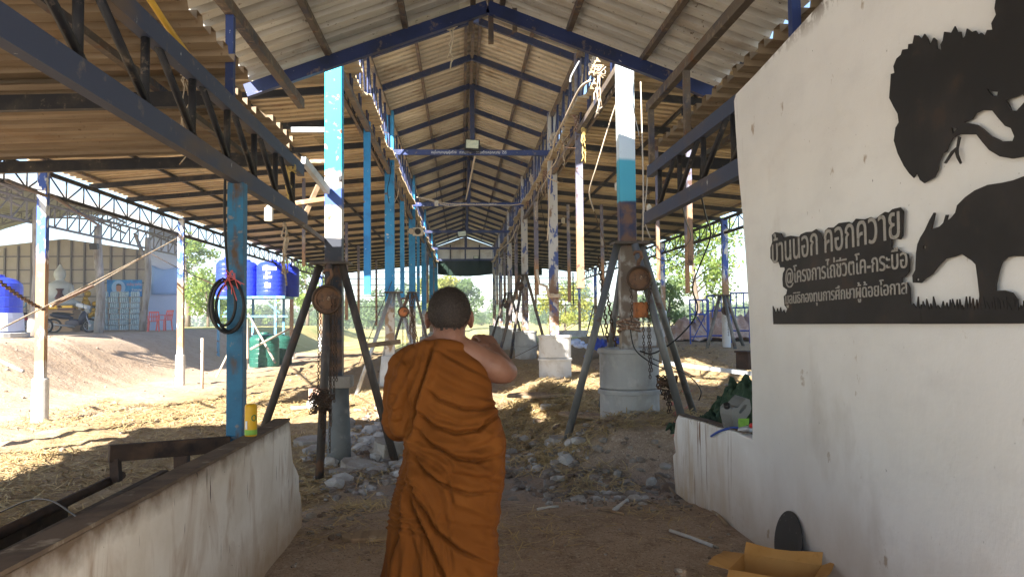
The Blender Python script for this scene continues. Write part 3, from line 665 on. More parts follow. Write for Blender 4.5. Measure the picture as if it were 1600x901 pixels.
for (a, b), (c, d) in zip(cp[:-1], cp[1:]): mb.bar((LX-.055, a, b+.005), (LX-.055, c, d+.005), .113, .014)
mb.build('soiled_top', M['wallcap'], lw)

# ------------------------------------------------------------------ steel cut-out sign on the white wall
sign = thing('steel_sign', 'blackened cut-out steel sign of a buffalo grazing under a tree with pale Thai lettering', 'sign', (WX, 3.5, 1.6))
SX = WX-.02
def wp(px, py):
    p = atx(px, py, SX); return (p.y, p.z)
def plate(name, pts, holes=(), z=0, t=.006, m=M['sign'], parent=sign, label=None):
    fn = lambda a, b, c: V(SX-z-c, a, b)
    return flat([[wp(*q) for q in pts]]+[[wp(*q) for q in h] for h in holes], name, m, fn, t, parent, label)
def zs(pts, ox, oy, s): return [(ox+a/s, oy+b/s) for a, b in pts]
crown = [(570, -60), (555, 40), (562, 70), (540, 110), (545, 140), (520, 142), (508, 170), (490, 155), (478, 165), (465, 145), (447, 152), (425, 135), (417, 170), (402, 185), (395, 150), (380, 152), (368, 124), (352, 155), (335, 152), (318, 150), (312, 190), (301, 210), (305, 237), (285, 230), (282, 190), (268, 178), (252, 212), (240, 180), (225, 160), (212, 185), (195, 168), (178, 166), (170, 205), (150, 208), (148, 230), (122, 234), (115, 258), (95, 275), (80, 312), (85, 343), (68, 348), (65, 400), (60, 460), (80, 500), (100, 535), (105, 575), (90, 600), (82, 660), (100, 720), (130, 780), (155, 815), (175, 835), (190, 812), (205, 845), (225, 860), (250, 845), (272, 832), (290, 795), (295, 760), (312, 720), (330, 712), (345, 670), (362, 645), (390, 632), (470, 632), (500, 670), (530, 705), (580, 735), (640, 745), (700, 735), (820, 690), (830, 900), (980, 900), (960, 640), (1010, 560), (1100, 470), (1290, 440), (1360, 330), (1330, 180), (1250, 60), (1180, -60), (1000, -150), (700, -140)]
hole1 = [(412, 575), (450, 560), (470, 530), (500, 518), (545, 520), (575, 558), (605, 592), (632, 602), (648, 640), (640, 662), (590, 664), (540, 640), (500, 605), (470, 585), (440, 580)]
hole2 = [(610, 470), (650, 458), (688, 440), (705, 470), (660, 520), (635, 520)]
hole3 = [(520, 415), (540, 430), (572, 432), (568, 450), (545, 450), (530, 435)]
hole4 = [(352, 600), (378, 604), (360, 628)]
plate('tree_silhouette', zs(crown, 1370, 0, 3.004), [zs(h, 1370, 0, 3.004) for h in (hole1, hole2, hole3, hole4)])
twig = [(386, 640), (378, 690), (352, 712), (320, 765), (327, 768), (360, 720), (370, 708), (378, 740), (395, 770), (400, 765), (385, 725), (384, 700), (396, 645)]
plate('twig_silhouette', zs(twig, 1370, 0, 3.004), z=.002)
buff = [(95, 628), (92, 590), (108, 560), (112, 470), (120, 420), (135, 385), (160, 345), (185, 290), (208, 250), (216, 252), (205, 300), (195, 340), (240, 325), (260, 305), (273, 262), (286, 262), (277, 295), (300, 280), (325, 250), (335, 210), (380, 165), (430, 130), (500, 100), (580, 88), (640, 75), (700, 52), (860, 30), (1000, 45), (1090, 100), (1120, 220), (1115, 460), (1120, 760), (1010, 760), (1000, 560), (930, 520), (800, 500), (693, 487), (640, 485), (605, 492), (578, 515), (562, 560), (545, 640), (545, 672), (590, 670), (632, 682), (655, 712), (652, 770), (455, 770), (455, 690), (445, 600), (435, 530), (415, 510), (385, 490), (360, 473), (320, 488), (270, 500), (240, 530), (200, 580), (160, 608), (140, 630)]
eye = [(158+9*math.cos(a), 437+10*math.sin(a)) for a in np.linspace(0, 6, 9)]
nost = [(122+8*math.cos(a), 612+8*math.sin(a)) for a in np.linspace(0, 6, 8)]
plate('buffalo_silhouette', zs(buff, 1400, 260, 3.465), [zs(eye, 1400, 260, 3.465), zs(nost, 1400, 260, 3.465)], z=.001)
gr = [(80, 852), (80, 745)]; rr = random.Random(5); x = 90
while x < 1180:
    gr += [(x, 775+rr.uniform(-6, 8)), (x+rr.uniform(2, 12), 722+rr.uniform(-20, 28))]; x += rr.uniform(13, 24)
gr += [(1185, 770), (1185, 848)]
plate('grass_silhouette', zs(gr, 1400, 260, 3.465), z=.003)
txp = [(85, 842), (80, 720), (92, 745), (100, 770), (112, 735), (120, 770), (132, 728), (140, 765), (155, 745), (165, 775), (178, 740), (160, 715), (155, 655), (172, 640), (178, 612), (150, 590), (146, 540), (150, 500), (162, 478), (160, 462), (132, 462), (120, 425), (85, 430), (66, 400), (65, 330), (78, 290), (75, 245), (95, 226), (135, 232), (150, 262), (200, 250), (258, 258), (270, 240), (305, 225), (345, 222), (372, 205), (402, 232), (425, 290), (432, 215), (455, 195), (490, 195), (525, 165), (590, 157), (612, 170), (640, 136), (700, 140), (740, 125), (770, 140), (800, 113), (835, 90), (860, 95), (885, 72), (935, 60), (958, 90), (952, 250), (938, 275), (912, 270), (882, 240), (880, 330), (915, 330), (945, 362), (985, 370), (1000, 405), (996, 490), (972, 522), (948, 532), (950, 562), (985, 562), (1002, 600), (1006, 705), (1030, 712), (1050, 740), (1060, 720), (1075, 750), (1080, 838)]
tp = plate('text_panel', zs(txp, 1190, 310, 4.29), z=.004)
def letters(body, x0, yb0, x1, yt, yb1=None):
    """pixel box of a line on the wall: left x, baseline bottom at left, right x, top at the left end"""
    pa = wp(x0, yb0); pb = wp(x1, yb1); pt = wp(x0, yt); h = pt[1]-pa[1]
    flat(None, 'lettering', M['letterwall'], lambda a, b, c: V(SX-.0085-c, pa[0]+(pb[0]-pa[0])*a, pa[1]+(pb[1]-pa[1])*a+h*b), .005, tp, text=body)
M['letterwall'] = mat('wall white lettering', (.34, .325, .295), .85, [ly((.2, .18, .16), 40, .55, .7)])
letters('บ้านนอก คอกควาย', 1209, 412, 1409, 366, 372)
letters('@โครงการไถ่ชีวิตโค-กระบือ', 1230, 450, 1421, 416, 427)
letters('มูลนิธิกองทุนการศึกษาผู้ด้อยโอกาส', 1230, 481, 1421, 455, 467)

# ================================================================== things round the barn (barn numbers, enlarged at the end)
NEAR = {'white_wall', 'low_wall', 'steel_sign'}       # built at true size already
def near(o): NEAR.add(o.name); return o

# concrete ring pedestals under the right-hand posts
def ring_pedestal(x, y, zt, label, r=.33, m='conc', z0=None):
    zb = g1(x, y)-.12 if z0 is None else z0
    t = thing('concrete_pedestal', label, 'pedestal', (x, y, zb), 'concrete ring pedestals under the right post row')
    h = (zt-zb); mid = zb+h*.53
    for (a, b) in ((zb, mid-.002), (mid+.002, zt)):
        mb = MB(); mb.lathe([(r-.012, a), (r, a+.012), (r, b-.055), (r+.022, b-.05), (r+.022, b-.012), (r+.012, b), (r-.05, b), (r-.06, b-.03)], 40, (x, y, 0))
        mb.build('concrete_ring', M[m], t, smooth=False, bevel=0)
    mb = MB(); mb.lathe([(r-.062, zt-.2), (r-.062, zt-.035), (.01, zt-.03)], 24, (x, y, 0)); mb.build('infill', M['conc'], t)
    return t
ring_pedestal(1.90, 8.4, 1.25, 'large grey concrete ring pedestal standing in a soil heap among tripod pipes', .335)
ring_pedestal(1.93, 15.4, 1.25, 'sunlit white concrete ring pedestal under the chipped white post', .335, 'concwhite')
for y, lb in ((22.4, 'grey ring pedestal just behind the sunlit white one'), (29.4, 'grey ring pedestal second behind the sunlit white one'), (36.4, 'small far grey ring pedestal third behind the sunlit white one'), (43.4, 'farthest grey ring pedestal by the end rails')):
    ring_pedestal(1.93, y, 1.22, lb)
# slim concrete piles under the left posts
def pile(x, y, zt, r, label, m='conc', cap=True):
    zb = g1(x, y)-.1
    t = thing('concrete_pile', label, 'pile', (x, y, zb), 'slim concrete piles under the left post row')
    mb = MB(); mb.lathe([(r*1.25, zb), (r*1.2, zb+.3), (r, zt-.12)], 28, (x, y, 0)); mb.build('shaft', M[m], t, smooth=True)
    if cap:
        mb = MB(); mb.box((x, y, zt-.06), (r*2.7, r*2.7, .13)); mb.build('pile_cap', M['slab'], t, bevel=.01)
    return t
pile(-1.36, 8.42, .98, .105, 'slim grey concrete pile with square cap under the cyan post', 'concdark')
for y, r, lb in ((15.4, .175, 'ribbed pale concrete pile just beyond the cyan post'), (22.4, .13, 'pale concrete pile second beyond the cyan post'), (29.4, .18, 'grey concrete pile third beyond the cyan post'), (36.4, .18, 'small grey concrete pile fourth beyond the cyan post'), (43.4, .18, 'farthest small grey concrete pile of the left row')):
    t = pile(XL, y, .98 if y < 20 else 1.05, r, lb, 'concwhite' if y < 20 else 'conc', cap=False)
# white sleeves at the feet of the outer posts
def sleeve(x, y, zt, r, label):
    zb = g1(x, y)-.1
    t = thing('concrete_sleeve', label, 'sleeve', (x, y, zb), 'white concrete sleeves round the outer posts')
    mb = MB(); mb.lathe([(r, zb), (r, zt-.02), (r*.92, zt), (r*.3, zt)], 24, (x, y, 0)); mb.build('sleeve_shell', M['concwhite'], t, smooth=False)
    return t
for y, zt, r, lb in ((12.7, .70, .125, 'white sleeve round the blue and rust post left of the water tank'), (19.2, .78, .115, 'white sleeve on the outer post before the red chairs'), (25.3, .85, .12, 'white sleeve on the outer post before the green tank'), (31.8, .8, .12, 'white sleeve on the outer post right of the tank stand'), (38.3, .8, .12, 'farthest white sleeve of the left outer posts')):
    sleeve(OLX.get(y, OL), y, zt, r, lb)
for y, lb in ((19.2, 'white sleeve on the right outer post beside blue scaffolding'), (25.3, 'white sleeve on the right outer post before the leafy tree'), (38.3, 'white sleeve on the far right outer post')):
    sleeve(OR, y, g1(OR, y)+1.0, .11, lb)

# chain links, hoists, tripods
def chain_mb(mb, pts, L=.036, r=.0045, wd=.024):
    pts = [V(p) for p in pts]; acc = 0; k = 0
    for a, b in zip(pts[:-1], pts[1:]):
        d = b-a; ln = d.length; d.normalize(); u = d.cross(V(.3, .9, .1)).normalized(); v2 = d.cross(u)
        while acc < ln:
            c = a+d*acc; s = u if k % 2 else v2
            lp = [c+d*(L*.62*math.cos(q))+s*(wd*.5*math.sin(q)) for q in np.linspace(0, 6.2832, 7)[:-1]]
            mb.tube(lp, r, 4, closed=True); acc += L; k += 1
        acc -= ln
def sagline(a, b, sag, n=10):
    a, b = V(a), V(b); return [a.lerp(b, i/n)-V(0, 0, sag*4*(i/n)*(1-i/n)) for i in range(n+1)]
def tripod(x, y, zt, feet, r, m, label, plate=.36):
    t = thing('steel_tripod', label, 'tripod', (x, y, g1(x, y)), 'steel pipe tripods propping the posts')
    mb = MB(); mb.box((x, y-.02, zt), (plate, .30, .03)); mb.build('top_plate', M['pipe'], t, bevel=.004)
    for (fx, fy, tx, ty) in feet:
        z = g1(fx, fy)-.05
        mb = MB(); mb.tube([(fx, fy, z), (x+tx, y+ty, zt-.02)], r, 14); mb.build('leg', M[m], t, smooth=True)
    return t
pA = at(517, 738, 7.55); 
tripod(-1.42, 8.3, 2.22, [(-2.28, 8.15, -.12, -.05), (-.72, 8.25, .12, -.05), (-1.43, 7.62, 0, -.13), (-1.47, 9.5, .0, .13)], .043, 'pipe', 'dark pipe tripod round the cyan post, a rusty chain knotted on its front leg', .42)
tripod(1.90, 8.3, 2.43, [(1.10, 8.0, -.15, -.06), (2.33, 7.75, .03, -.15), (2.95, 9.35, .15, .06), (1.8, 9.7, -.02, .12)], .042, 'pipegrey', 'grey pipe tripod straddling the large concrete pedestal', .40)
tripod(XL+.1, 15.2, 2.15, [(-2.05, 14.6, -.05, -.05), (-.75, 15.0, .08, 0), (-1.75, 15.9, 0, .1)], .04, 'galv', 'pale grey pipe tripod behind the cyan post')
tripod(1.85, 22.2, 2.9, [(.95, 21.6, -.1, 0), (2.65, 22.4, .1, 0), (1.5, 23.2, 0, .1)], .045, 'steel', 'brown pipe tripod round the post behind the sunlit pedestal')
tripod(1.85, 29.2, 2.6, [(.9, 28.6, -.1, 0), (2.5, 29.3, .1, 0), (1.7, 30, 0, .1)], .045, 'pipe', 'dark thin tripod round the second post behind the sunlit pedestal')
tripod(XL, 22.2, 2.4, [(-2.2, 21.8, -.1, 0), (-.8, 22.2, .1, 0), (-1.5, 23, 0, .1)], .04, 'steel', 'brown tripod at the third post of the left row')
tripod(OR-.15, 19.0, 2.15, [(OR-.75, 18.6, -.08, 0), (OR-.1, 18.3, 0, -.1), (OR+.5, 19.3, .1, 0)], .045, 'pipegrey', 'grey tripod beside the blue scaffolding')
tripod(6.9, 38.2, 2.2, [(6.3, 37.8, -.08, 0), (7.45, 38.4, .08, 0), (6.9, 39, 0, .1)], .035, 'pipe', 'small dark tripod at the far outer post above the blue tarpaulin')

def hoist(x, y, z, label, zend, orange=None, rw=.145, knot=None, m='hoistrust', strand=()):
    t = thing('chain_hoist', label, 'hoist', (x, y, z), 'rusty chain hoists hanging on the tripods')
    mb = MB(); mb.lathe([(rw*.75, -.05), (rw*.97, -.045), (rw, -.03), (rw, .03), (rw*.97, .045), (rw*.8, .05), (rw*.76, .042), (rw*.45, .052), (.03, .06)], 26, (x, y, z), ax=(.12, -1, .1)); mb.build('hoist_cover', M[m], t, smooth=False)
    mb = MB(); mb.tube([V(x+rw*1.0*math.cos(a), y-.05, z+rw*1.0*math.sin(a)) for a in np.linspace(0, 6.283, 25)[:-1]], .016, 6, closed=True); mb.build('rim', M['chain'], t, smooth=True)
    mb = MB(); mb.tube([(x, y, z+rw), (x+.01, y, z+rw+.07), (x+.045, y, z+rw+.11), (x+.03, y, z+rw+.17), (x-.03, y, z+rw+.17), (x-.045, y, z+rw+.13)], [.022, .022, .02, .02, .018, .012], 8); mb.build('hook', M['hoistrust'], t, smooth=True)
    mb = MB()
    for dx, dy, zz in strand: chain_mb(mb, [(x+dx, y+dy, z-.02), (x+dx*.8, y+dy, (z+zz)/2), (x+dx*.9, y+dy-.01, zz)])
    mb.build('chain', M['chain'], t)
    if orange:
        mb = MB(); mb.box(orange, (.15, .10, .17)); mb.lathe([(.06, -.06), (.06, .06)], 14, V(orange)-V(0, .0, .02), ax=(0, 1, 0)); mb.box(V(orange)+V(0, -.055, .0), (.10, .015, .12)); mb.build('lower_block', M['hoistorange'], t, bevel=.012)
    if knot:
        mb = MB(); rr = random.Random(int(x*10)+3)
        for k in range(9):
            c = V(knot)+V(rr.uniform(-.05, .05), rr.uniform(-.04, .02), rr.uniform(-.10, .10)); ph = rr.uniform(0, 6)
            chain_mb(mb, [c+V(.075*math.cos(a+ph), .05*math.sin(a+ph), .035*math.sin(2*a+ph)) for a in np.linspace(0, 6.283, 9)], .04, .007, .03)
        for k in range(2): chain_mb(mb, [V(knot)+V(.02*k, -.05, -.05), V(knot)+V(.03*k+.01, -.05, -.28-.1*k)], .04, .006, .03)
        mb.build('chain_knot', M['chain'], t)
    return t
hoist(-1.42, 8.05, 1.82, 'round rusty chain hoist hanging inside the dark tripod at the cyan post', .6, knot=(-1.43, 7.75, .78), strand=[(-.10, -.06, .75), (-.07, -.05, .62), (.05, -.05, .50), (.085, -.05, .75), (.02, .03, .2), (.11, -.02, .95)])
hoist(1.93, 8.02, 2.02, 'rusted round hoist with an orange block above the large pedestal', 1.2, orange=(1.96, 8.05, 1.68), knot=(2.2, 7.95, .84), strand=[(.14, -.02, 1.0), (-.10, -.03, 1.55), (.11, -.05, .95), (.05, -.02, 1.2)], rw=.125)
hoist(-1.15, 15.0, 1.75, 'small orange rusty hoist with loose chains on the pale grey tripod', .7, m='hoistorange', rw=.10, strand=[(.08, -.03, .8), (.16, -.02, .9), (-.02, -.02, .75), (.22, 0, 1.0)])
hoist(1.72, 22.0, 2.55, 'dark hoist and long chain hanging from the brown tripod', .8, m='chain', rw=.12, strand=[(.1, -.03, 1.4), (.05, -.03, 1.25), (.16, 0, 1.6)])
hoist(1.75, 29.0, 2.1, 'tiny dark hoist far down the right post row', .8, m='chain', rw=.11, strand=[(.05, -.03, 1.3)])
hoist(OR-.13, 18.85, 1.75, 'dark hoist hanging in the grey tripod by the scaffolding', .8, m='chain', rw=.11, strand=[(.05, -.03, 1.1)])
t = tag((lambda mb: (mb.tube([V(1.9+(.125+.012*math.sin(i*1.7))*math.cos(i*.5), 8.38+(.115)*math.sin(i*.5), 1.44+.0016*i+.02*math.sin(i*.9)) for i in range(95)], .012, 6), mb.build('wrapped_rope', M['rusty_rope'], None, smooth=True))[1])(MB()), 'brown rope wound many times round the white and cyan post', 'rope')
mb = MB(); mb.tube([V(1.93+(.12+.01*math.sin(i*1.7))*math.cos(i*.6), 15.38+.11*math.sin(i*.6), 2.02+.002*i) for i in range(40)], .016, 6); mb.tube([(1.8, 15.25, 2.05), (1.75, 15.2, 2.25), (1.6, 15.2, 2.3), (1.55, 15.2, 2.6)], .03, 6); tag(mb.build('wrapped_rope', M['wire_pale'], smooth=True), 'pale rope bound round the chipped white post above the sunlit pedestal', 'rope')
mb = MB()
for k in range(3): chain_mb(mb, sagline((-.95+.05*k, 13.5, 2.0), (-.75-.1*k, 13.6, .95+.2*k), -.02+.05*k, 6), .05, .008, .035)
tag(mb.build('loose_chain', M['chain']), 'loose hanging chains between the cyan post and the pale tripod', 'chain')
mb = MB(); chain_mb(mb, sagline((1.55, 8.3, 2.25), (1.62, 8.2, 1.35), .0, 6), .05, .008, .036); chain_mb(mb, sagline((1.62, 8.2, 1.9), (1.72, 8.25, 1.3), .05, 6), .05, .008, .036); tag(mb.build('loose_chain', M['chain']), 'rusty chain dangling beside the orange hoist', 'chain')
mb = MB(); mb.bar((-1.2, 9.3, 1.28), (-.75, 9.2, 1.33), .07, .06); tag(mb.build('timber_block', M['wood'], bevel=.006), 'short dark timber wedged across behind the cyan post', 'timber')

# floodlights and lamp boxes
def flood(p, wd, ht, label, tilt=-.25, cat='floodlight', roll=0):
    t = thing('floodlight', label, cat, p, 'floodlights under the barn roof')
    rm = Matrix.Rotation(tilt, 3, 'X') @ Matrix.Rotation(roll, 3, 'Y')
    mb = MB(); mb.box(p, (wd, .06, ht), rm)
    for k in range(5): mb.box(V(p)+rm @ V(0, .045, (k-2)*ht*.18), (wd*.9, .03, .01), rm)
    mb.build('housing', M['blackmat'], t, bevel=.008)
    mb = MB(); mb.box(V(p)+rm @ V(0, -.033, .01), (wd*.84, .008, ht*.78), rm); mb.build('lens', M['floodlens'], t, bevel=.004)
    mb = MB(); q = V(p); mb.tube([q+V(-wd*.53, 0, 0), q+V(-wd*.53, .02, -ht*.62), q+V(wd*.53, .02, -ht*.62), q+V(wd*.53, 0, 0)], .012, 6); mb.build('bracket', M['darkbar'], t)
    return t
flood(at(738, 227, 15.15), .30, .23, 'large square floodlight on the nearest lettered tie beam', -.2, roll=.06)
flood(at(722, 366, 29.1), .36, .26, 'small tilted floodlight on the third tie beam', -.3, roll=-.15)
flood(at(744, 402, 43.3), .30, .18, 'tiny floodlight on the green awning', 0)
t = thing('speaker_box', 'pale square speaker box high on the left post row', 'speaker', at(653, 362, 22.0))
mb = MB(); mb.box(at(653, 362, 22.0), (.30, .14, .24)); mb.build('casing', M['whiteplastic'], t, bevel=.01)
mb = MB(); mb.lathe([(.09, -.01), (.09, .012), (.02, .014)], 16, at(653, 362, 22.0)+V(0, -.07, 0), ax=(0, -1, 0)); mb.build('grille', M['blackmat'], t)
mb = MB(); c = at(639, 362, 22.0); mb.lathe([(.03, 0), (.05, .06), (.085, .16), (.09, .17), (.07, .165)], 18, c, ax=(.5, -1, 0)); tag(mb.build('horn_speaker', M['wire_pale'], smooth=True), 'small round horn speaker beside the pale speaker box', 'speaker')
def lampbox(px, py, Y, label, wd=.10, ht=.15, cord=.3, m='whiteplastic'):
    c = at(px, py, Y); t = thing('hanging_lamp', label, 'lamp', c, 'small boxes hanging under the aisle roofs')
    mb = MB(); mb.box(c, (wd, .06, ht)); mb.box(c+V(0, 0, ht*.55), (wd*.5, .05, .03)); mb.build('box_body', M[m], t, bevel=.012)
    mb = MB(); mb.tube([c+V(0, 0, ht*.55), c+V(.01, 0, ht*.55+cord)], .006, 5); mb.build('cord', M['black'], t)
lampbox(420, 335, 8.1, 'white box hanging below the loose end of the left girder', .085, .15, .12)
lampbox(965, 292, 12.5, 'pale box on a short wire right of the chipped post', .095, .13, .22)
lampbox(1014, 326, 12.5, 'pale box hanging right of the white and cyan post', .075, .12, .3)
lampbox(798, 376, 31.0, 'far pale box beside the second floodlight', .14, .2, .4)
lampbox(682, 318, 20.0, 'tiny pale box low under the left nave truss', .1, .14, .3)
lampbox(880, 345, 22.0, 'small pale box under the right aisle roof between two posts', .11, .15, .3)

# strings, cables and hoses
def cable(pts, r, m, label, cat='cable', name='cable', smooth=True, nsub=6):
    P = [V(p) for p in pts]; out = []
    for i in range(len(P)-1):                       # Catmull-Rom
        p0, p1, p2, p3 = P[max(i-1, 0)], P[i], P[i+1], P[min(i+2, len(P)-1)]
        for k in range(nsub):
            t = k/nsub; out.append(.5*((2*p1)+(p2-p0)*t+(2*p0-5*p1+4*p2-p3)*t*t+(3*p1-p0-3*p2+p3)*t**3))
    out.append(P[-1]); mb = MB(); mb.tube(out, r, 6)
    return tag(mb.build(name, M[m], smooth=True), label, cat)
def tangle(c, w_, h, n, r, m, label, tail=0, cat='string', seed=1):
    rr = random.Random(seed); mb = MB()
    for k in range(n):
        ps = []
        for i in range(9): ps.append(V(c)+V(rr.uniform(-w_, w_), rr.uniform(-.04, .04), rr.uniform(-h, h)*.8))
        sm = [ps[0]]
        for i in range(len(ps)-2):
            for t in (.33, .66, 1): sm.append(((1-t)**2)*((ps[i]+ps[i+1])/2)+2*t*(1-t)*ps[i+1]+t*t*(ps[i+1]+ps[i+2])/2)
        mb.tube(sm, r, 5)
    for k in range(tail):
        x = rr.uniform(-w_, w_)*.4; ps = [V(c)+V(x, 0, 0)]
        for i in range(6): ps.append(V(c)+V(x+rr.uniform(-.03, .03), rr.uniform(-.02, .02), -h-(i+1)*rr.uniform(.035, .06)*(1+tail*.1)))
        mb.tube(ps, r, 5)
    return tag(mb.build('string_tangle', M[m], smooth=True), label, cat)
tangle(at(705, 42, 7.2), .06, .045, 5, .006, 'rope_white', 'white string tangle dangling from the porch ridge', 2, seed=4)
tangle(at(767, 40, 7.3), .022, .03, 2, .005, 'rope_white', 'tiny white string knot on the king post', 0, seed=9)
tangle(at(453, 262, 6.6), .05, .06, 5, .007, 'rope_yellow', 'yellow straw string bundle hanging on the left girder', 3, seed=2)
tangle(at(445, 350, 7.0), .02, .03, 3, .008, 'rope', 'long pale rag strips hanging under the left girder', 5, cat='rag', seed=12)
tangle(at(912, 205, 11.4), .05, .08, 5, .008, 'rope_yellow', 'orange string knot on the cut post under the right truss', 3, seed=6)
tangle(at(935, 112, 8.6), .09, .12, 4, .006, 'rope', 'pale cord tangle in the front end of the right truss', 3, seed=15)
tangle(at(295, 128, 4.3), .05, .07, 4, .0035, 'rope', 'grey cobweb strings under the left upper beam', 2, seed=22)
cable([at(1178, 520, 19) if False else at(891, 128, 8.5), at(893, 118, 8.6), at(905, 96, 8.7)], .012, 'galv', 'bent pale rod poking out of the right truss', 'rod', 'bent_rod')
cable([at(922, 126, 9.0), at(905, 140, 9.8), at(885, 180, 11), at(868, 215, 13), at(860, 245, 15.0), at(835, 290, 19), at(815, 318, 22.0), at(760, 320, 22.1), at(700, 318, 22.1), at(651, 308, 22.1)], .017, 'wire_pale', 'thick pale cable sagging along the right truss and second tie beam')
cable([at(651, 308, 22.05), at(675, 312, 22.05), at(700, 322, 22.05), at(730, 318, 22.05)], .016, 'wire_pale', 'shorter pale cable looped on the second tie beam')
cable([at(808, 352, 23), at(798, 375, 26), at(780, 392, 29)], .014, 'wire_pale', 'pale cable trailing from the second tie beam')
cable([at(742, 245, 15.3), at(733, 290, 20), at(728, 312, 22.2)], .02, 'wire_pale', 'pale cable slung below the first floodlight')
cable([at(970, 140, 8.6), at(950, 200, 8.9), at(932, 260, 9.2), at(921, 300, 9.6), at(928, 330, 10)], .009, 'wire_pale', 'slanting pale rope left of the white and cyan post', 'rope', 'slack_rope')
cable([at(920, 300, 9.6), at(935, 350, 10.5), at(950, 395, 11.5), at(958, 410, 12)], .006, 'chain', 'thin dark wire below the slanting pale rope')
cable([at(1001, 128, 8.2), at(1003, 200, 8.2), at(1005, 300, 8.2), at(1004, 380, 8.2)], .008, 'wire_pale', 'straight pale cord down the right side of the white and cyan post', 'cable', 'thin_cable')
cable([at(990, 125, 8.3), at(989, 165, 8.3), at(1000, 220, 8.25), at(1006, 290, 8.25), at(1001, 360, 8.2)], .005, 'black', 'thin black wire curling over the white post')
cable([at(1012, 258, 8.4), at(1010, 300, 8.4), at(1006, 340, 8.4), at(1016, 372, 8.4)], .007, 'wire_pale', 'frayed pale wire beside the white and cyan post')
cable([at(1068, 180, 5.9), at(1073, 192, 5.9), at(1090, 210, 5.9), at(1103, 225, 5.9)], .007, 'black', 'short black lead with a plug hanging on the right girder')
mb = MB(); c = at(1067, 177, 5.9); mb.box(c, (.022, .022, .04)); mb.box(c+V(0, 0, .03), (.03, .02, .022)); tag(mb.build('plug', M['black'], bevel=.003), 'small black plug at the end of the short lead', 'plug')
cable([at(1103, 200, 5.6), at(1098, 240, 5.8), at(1094, 290, 6.2), at(1102, 335, 6.6), at(1110, 370, 7), at(1092, 418, 7.4), at(1082, 450, 7.6), at(1090, 480, 7.8), at(1080, 505, 7.8), at(1050, 535, 7.9), at(1020, 552, 8), at(1000, 548, 8)], .008, 'black', 'long black cable looping down beside the right tripod')
cable([at(1064, 310, 6.5), at(1070, 340, 7), at(1079, 372, 8), at(1060, 395, 9), at(1040, 407, 9), at(1020, 400, 8.6), at(1012, 395, 8.4)], .007, 'black', 'black cable drooping behind the right tripod top')
cable([at(985, 515, 8.05), at(992, 545, 7.95), at(1015, 565, 7.85), at(1040, 578, 7.9), at(1052, 600, 8.0), at(1050, 625, 8.1)], .007, 'black', 'black wire looped down the front of the large pedestal')
cable([at(1020, 560, 7.9), at(1050, 573, 7.9), at(1080, 590, 8.1), at(1095, 610, 8.3), at(1092, 625, 8.4)], .006, 'black', 'black wire arching over the straw right of the pedestal')
cable([at(352, 272, 4.91), at(351, 340, 4.91), at(354, 400, 4.91), at(357, 436, 4.94)], .009, 'black', 'black cord holding the hose coil below the girder', 'cable', 'thin_cable')
# loose wires and rag strips hanging along the nave trusses
rw_ = random.Random(41)
for k in range(16):
    X = XR-.08 if k % 3 else XL+.08; y = rw_.uniform(9, 30); L_ = rw_.uniform(.5, 1.7); sx_ = rw_.uniform(-.25, .25)
    o = cable([(X, y, 4.75), (X+sx_*.4, y+rw_.uniform(-.2, .2), 4.75-L_*.4), (X+sx_, y+rw_.uniform(-.3, .3), 4.75-L_*.75), (X+sx_*rw_.uniform(.2, 1.2), y+rw_.uniform(-.3, .3), 4.75-L_)], rw_.choice([.006, .008, .012]), rw_.choice(['wire_pale', 'rope', 'black', 'chain']), 'loose end hanging down from the right nave truss' if k % 3 else 'loose end hanging down from the left nave truss', 'wire', 'hanging_wire'); o['group'] = 'loose wire ends under the nave trusses'
for k in range(9):
    y = 8.8+k*1.5; tangle((XR-.02, y, 4.95+.25*math.sin(k*2)), .10, .26, 5, .011, ['rope', 'wire_pale', 'rusty_rope'][k % 3], 'snarl of old wire and straw caught in the right nave truss', k % 2, 'wire', seed=60+k)['group'] = 'snarls of wire in the right nave truss'
for k in range(5):
    y = 9.6+k*2.1; a_ = sagline((XR+.05, y, 5.6-.1*k), (XR-.02, y+2.4, 5.0), .25+.1*(k % 3), 7); cable(a_, .011, 'wire_pale' if k % 2 else 'black', 'slack cable looping along the right nave truss', 'cable')['group'] = 'slack cables along the right nave truss'
# hose coil on the porch post
rr = random.Random(3)
t = thing('hose_coil', 'coil of black hose tied with red string on the teal porch post', 'hose', at(355, 430, 4.94))
mb = MB()
ps = []
for k in range(4*28):
    a = k/28*6.2832; lo = k//28
    cx, cy = (354+[0, 6, -4, 2][lo], 476+[0, 4, -2, 3][lo]); ax_, ay_ = ([27, 22, 18, 25][lo], [42, 38, 34, 41][lo])
    ps.append(at(cx+ax_*math.sin(a), cy-ay_*math.cos(a), 4.945-.012*lo-.012*math.sin(a)))
mb.tube(ps, .0095, 7); mb.build('hose', M['black'], t, smooth=True)
mb = MB()
for k in range(8): mb.tube([at(358, 438, 4.89), at(358+rr.uniform(-14, 14), 436+rr.uniform(-16, 18), 4.88), at(360+rr.uniform(-20, 22), 440+rr.uniform(-22, 34), 4.88)], .003, 5)
mb.build('red_string', M['redsoft'], t)
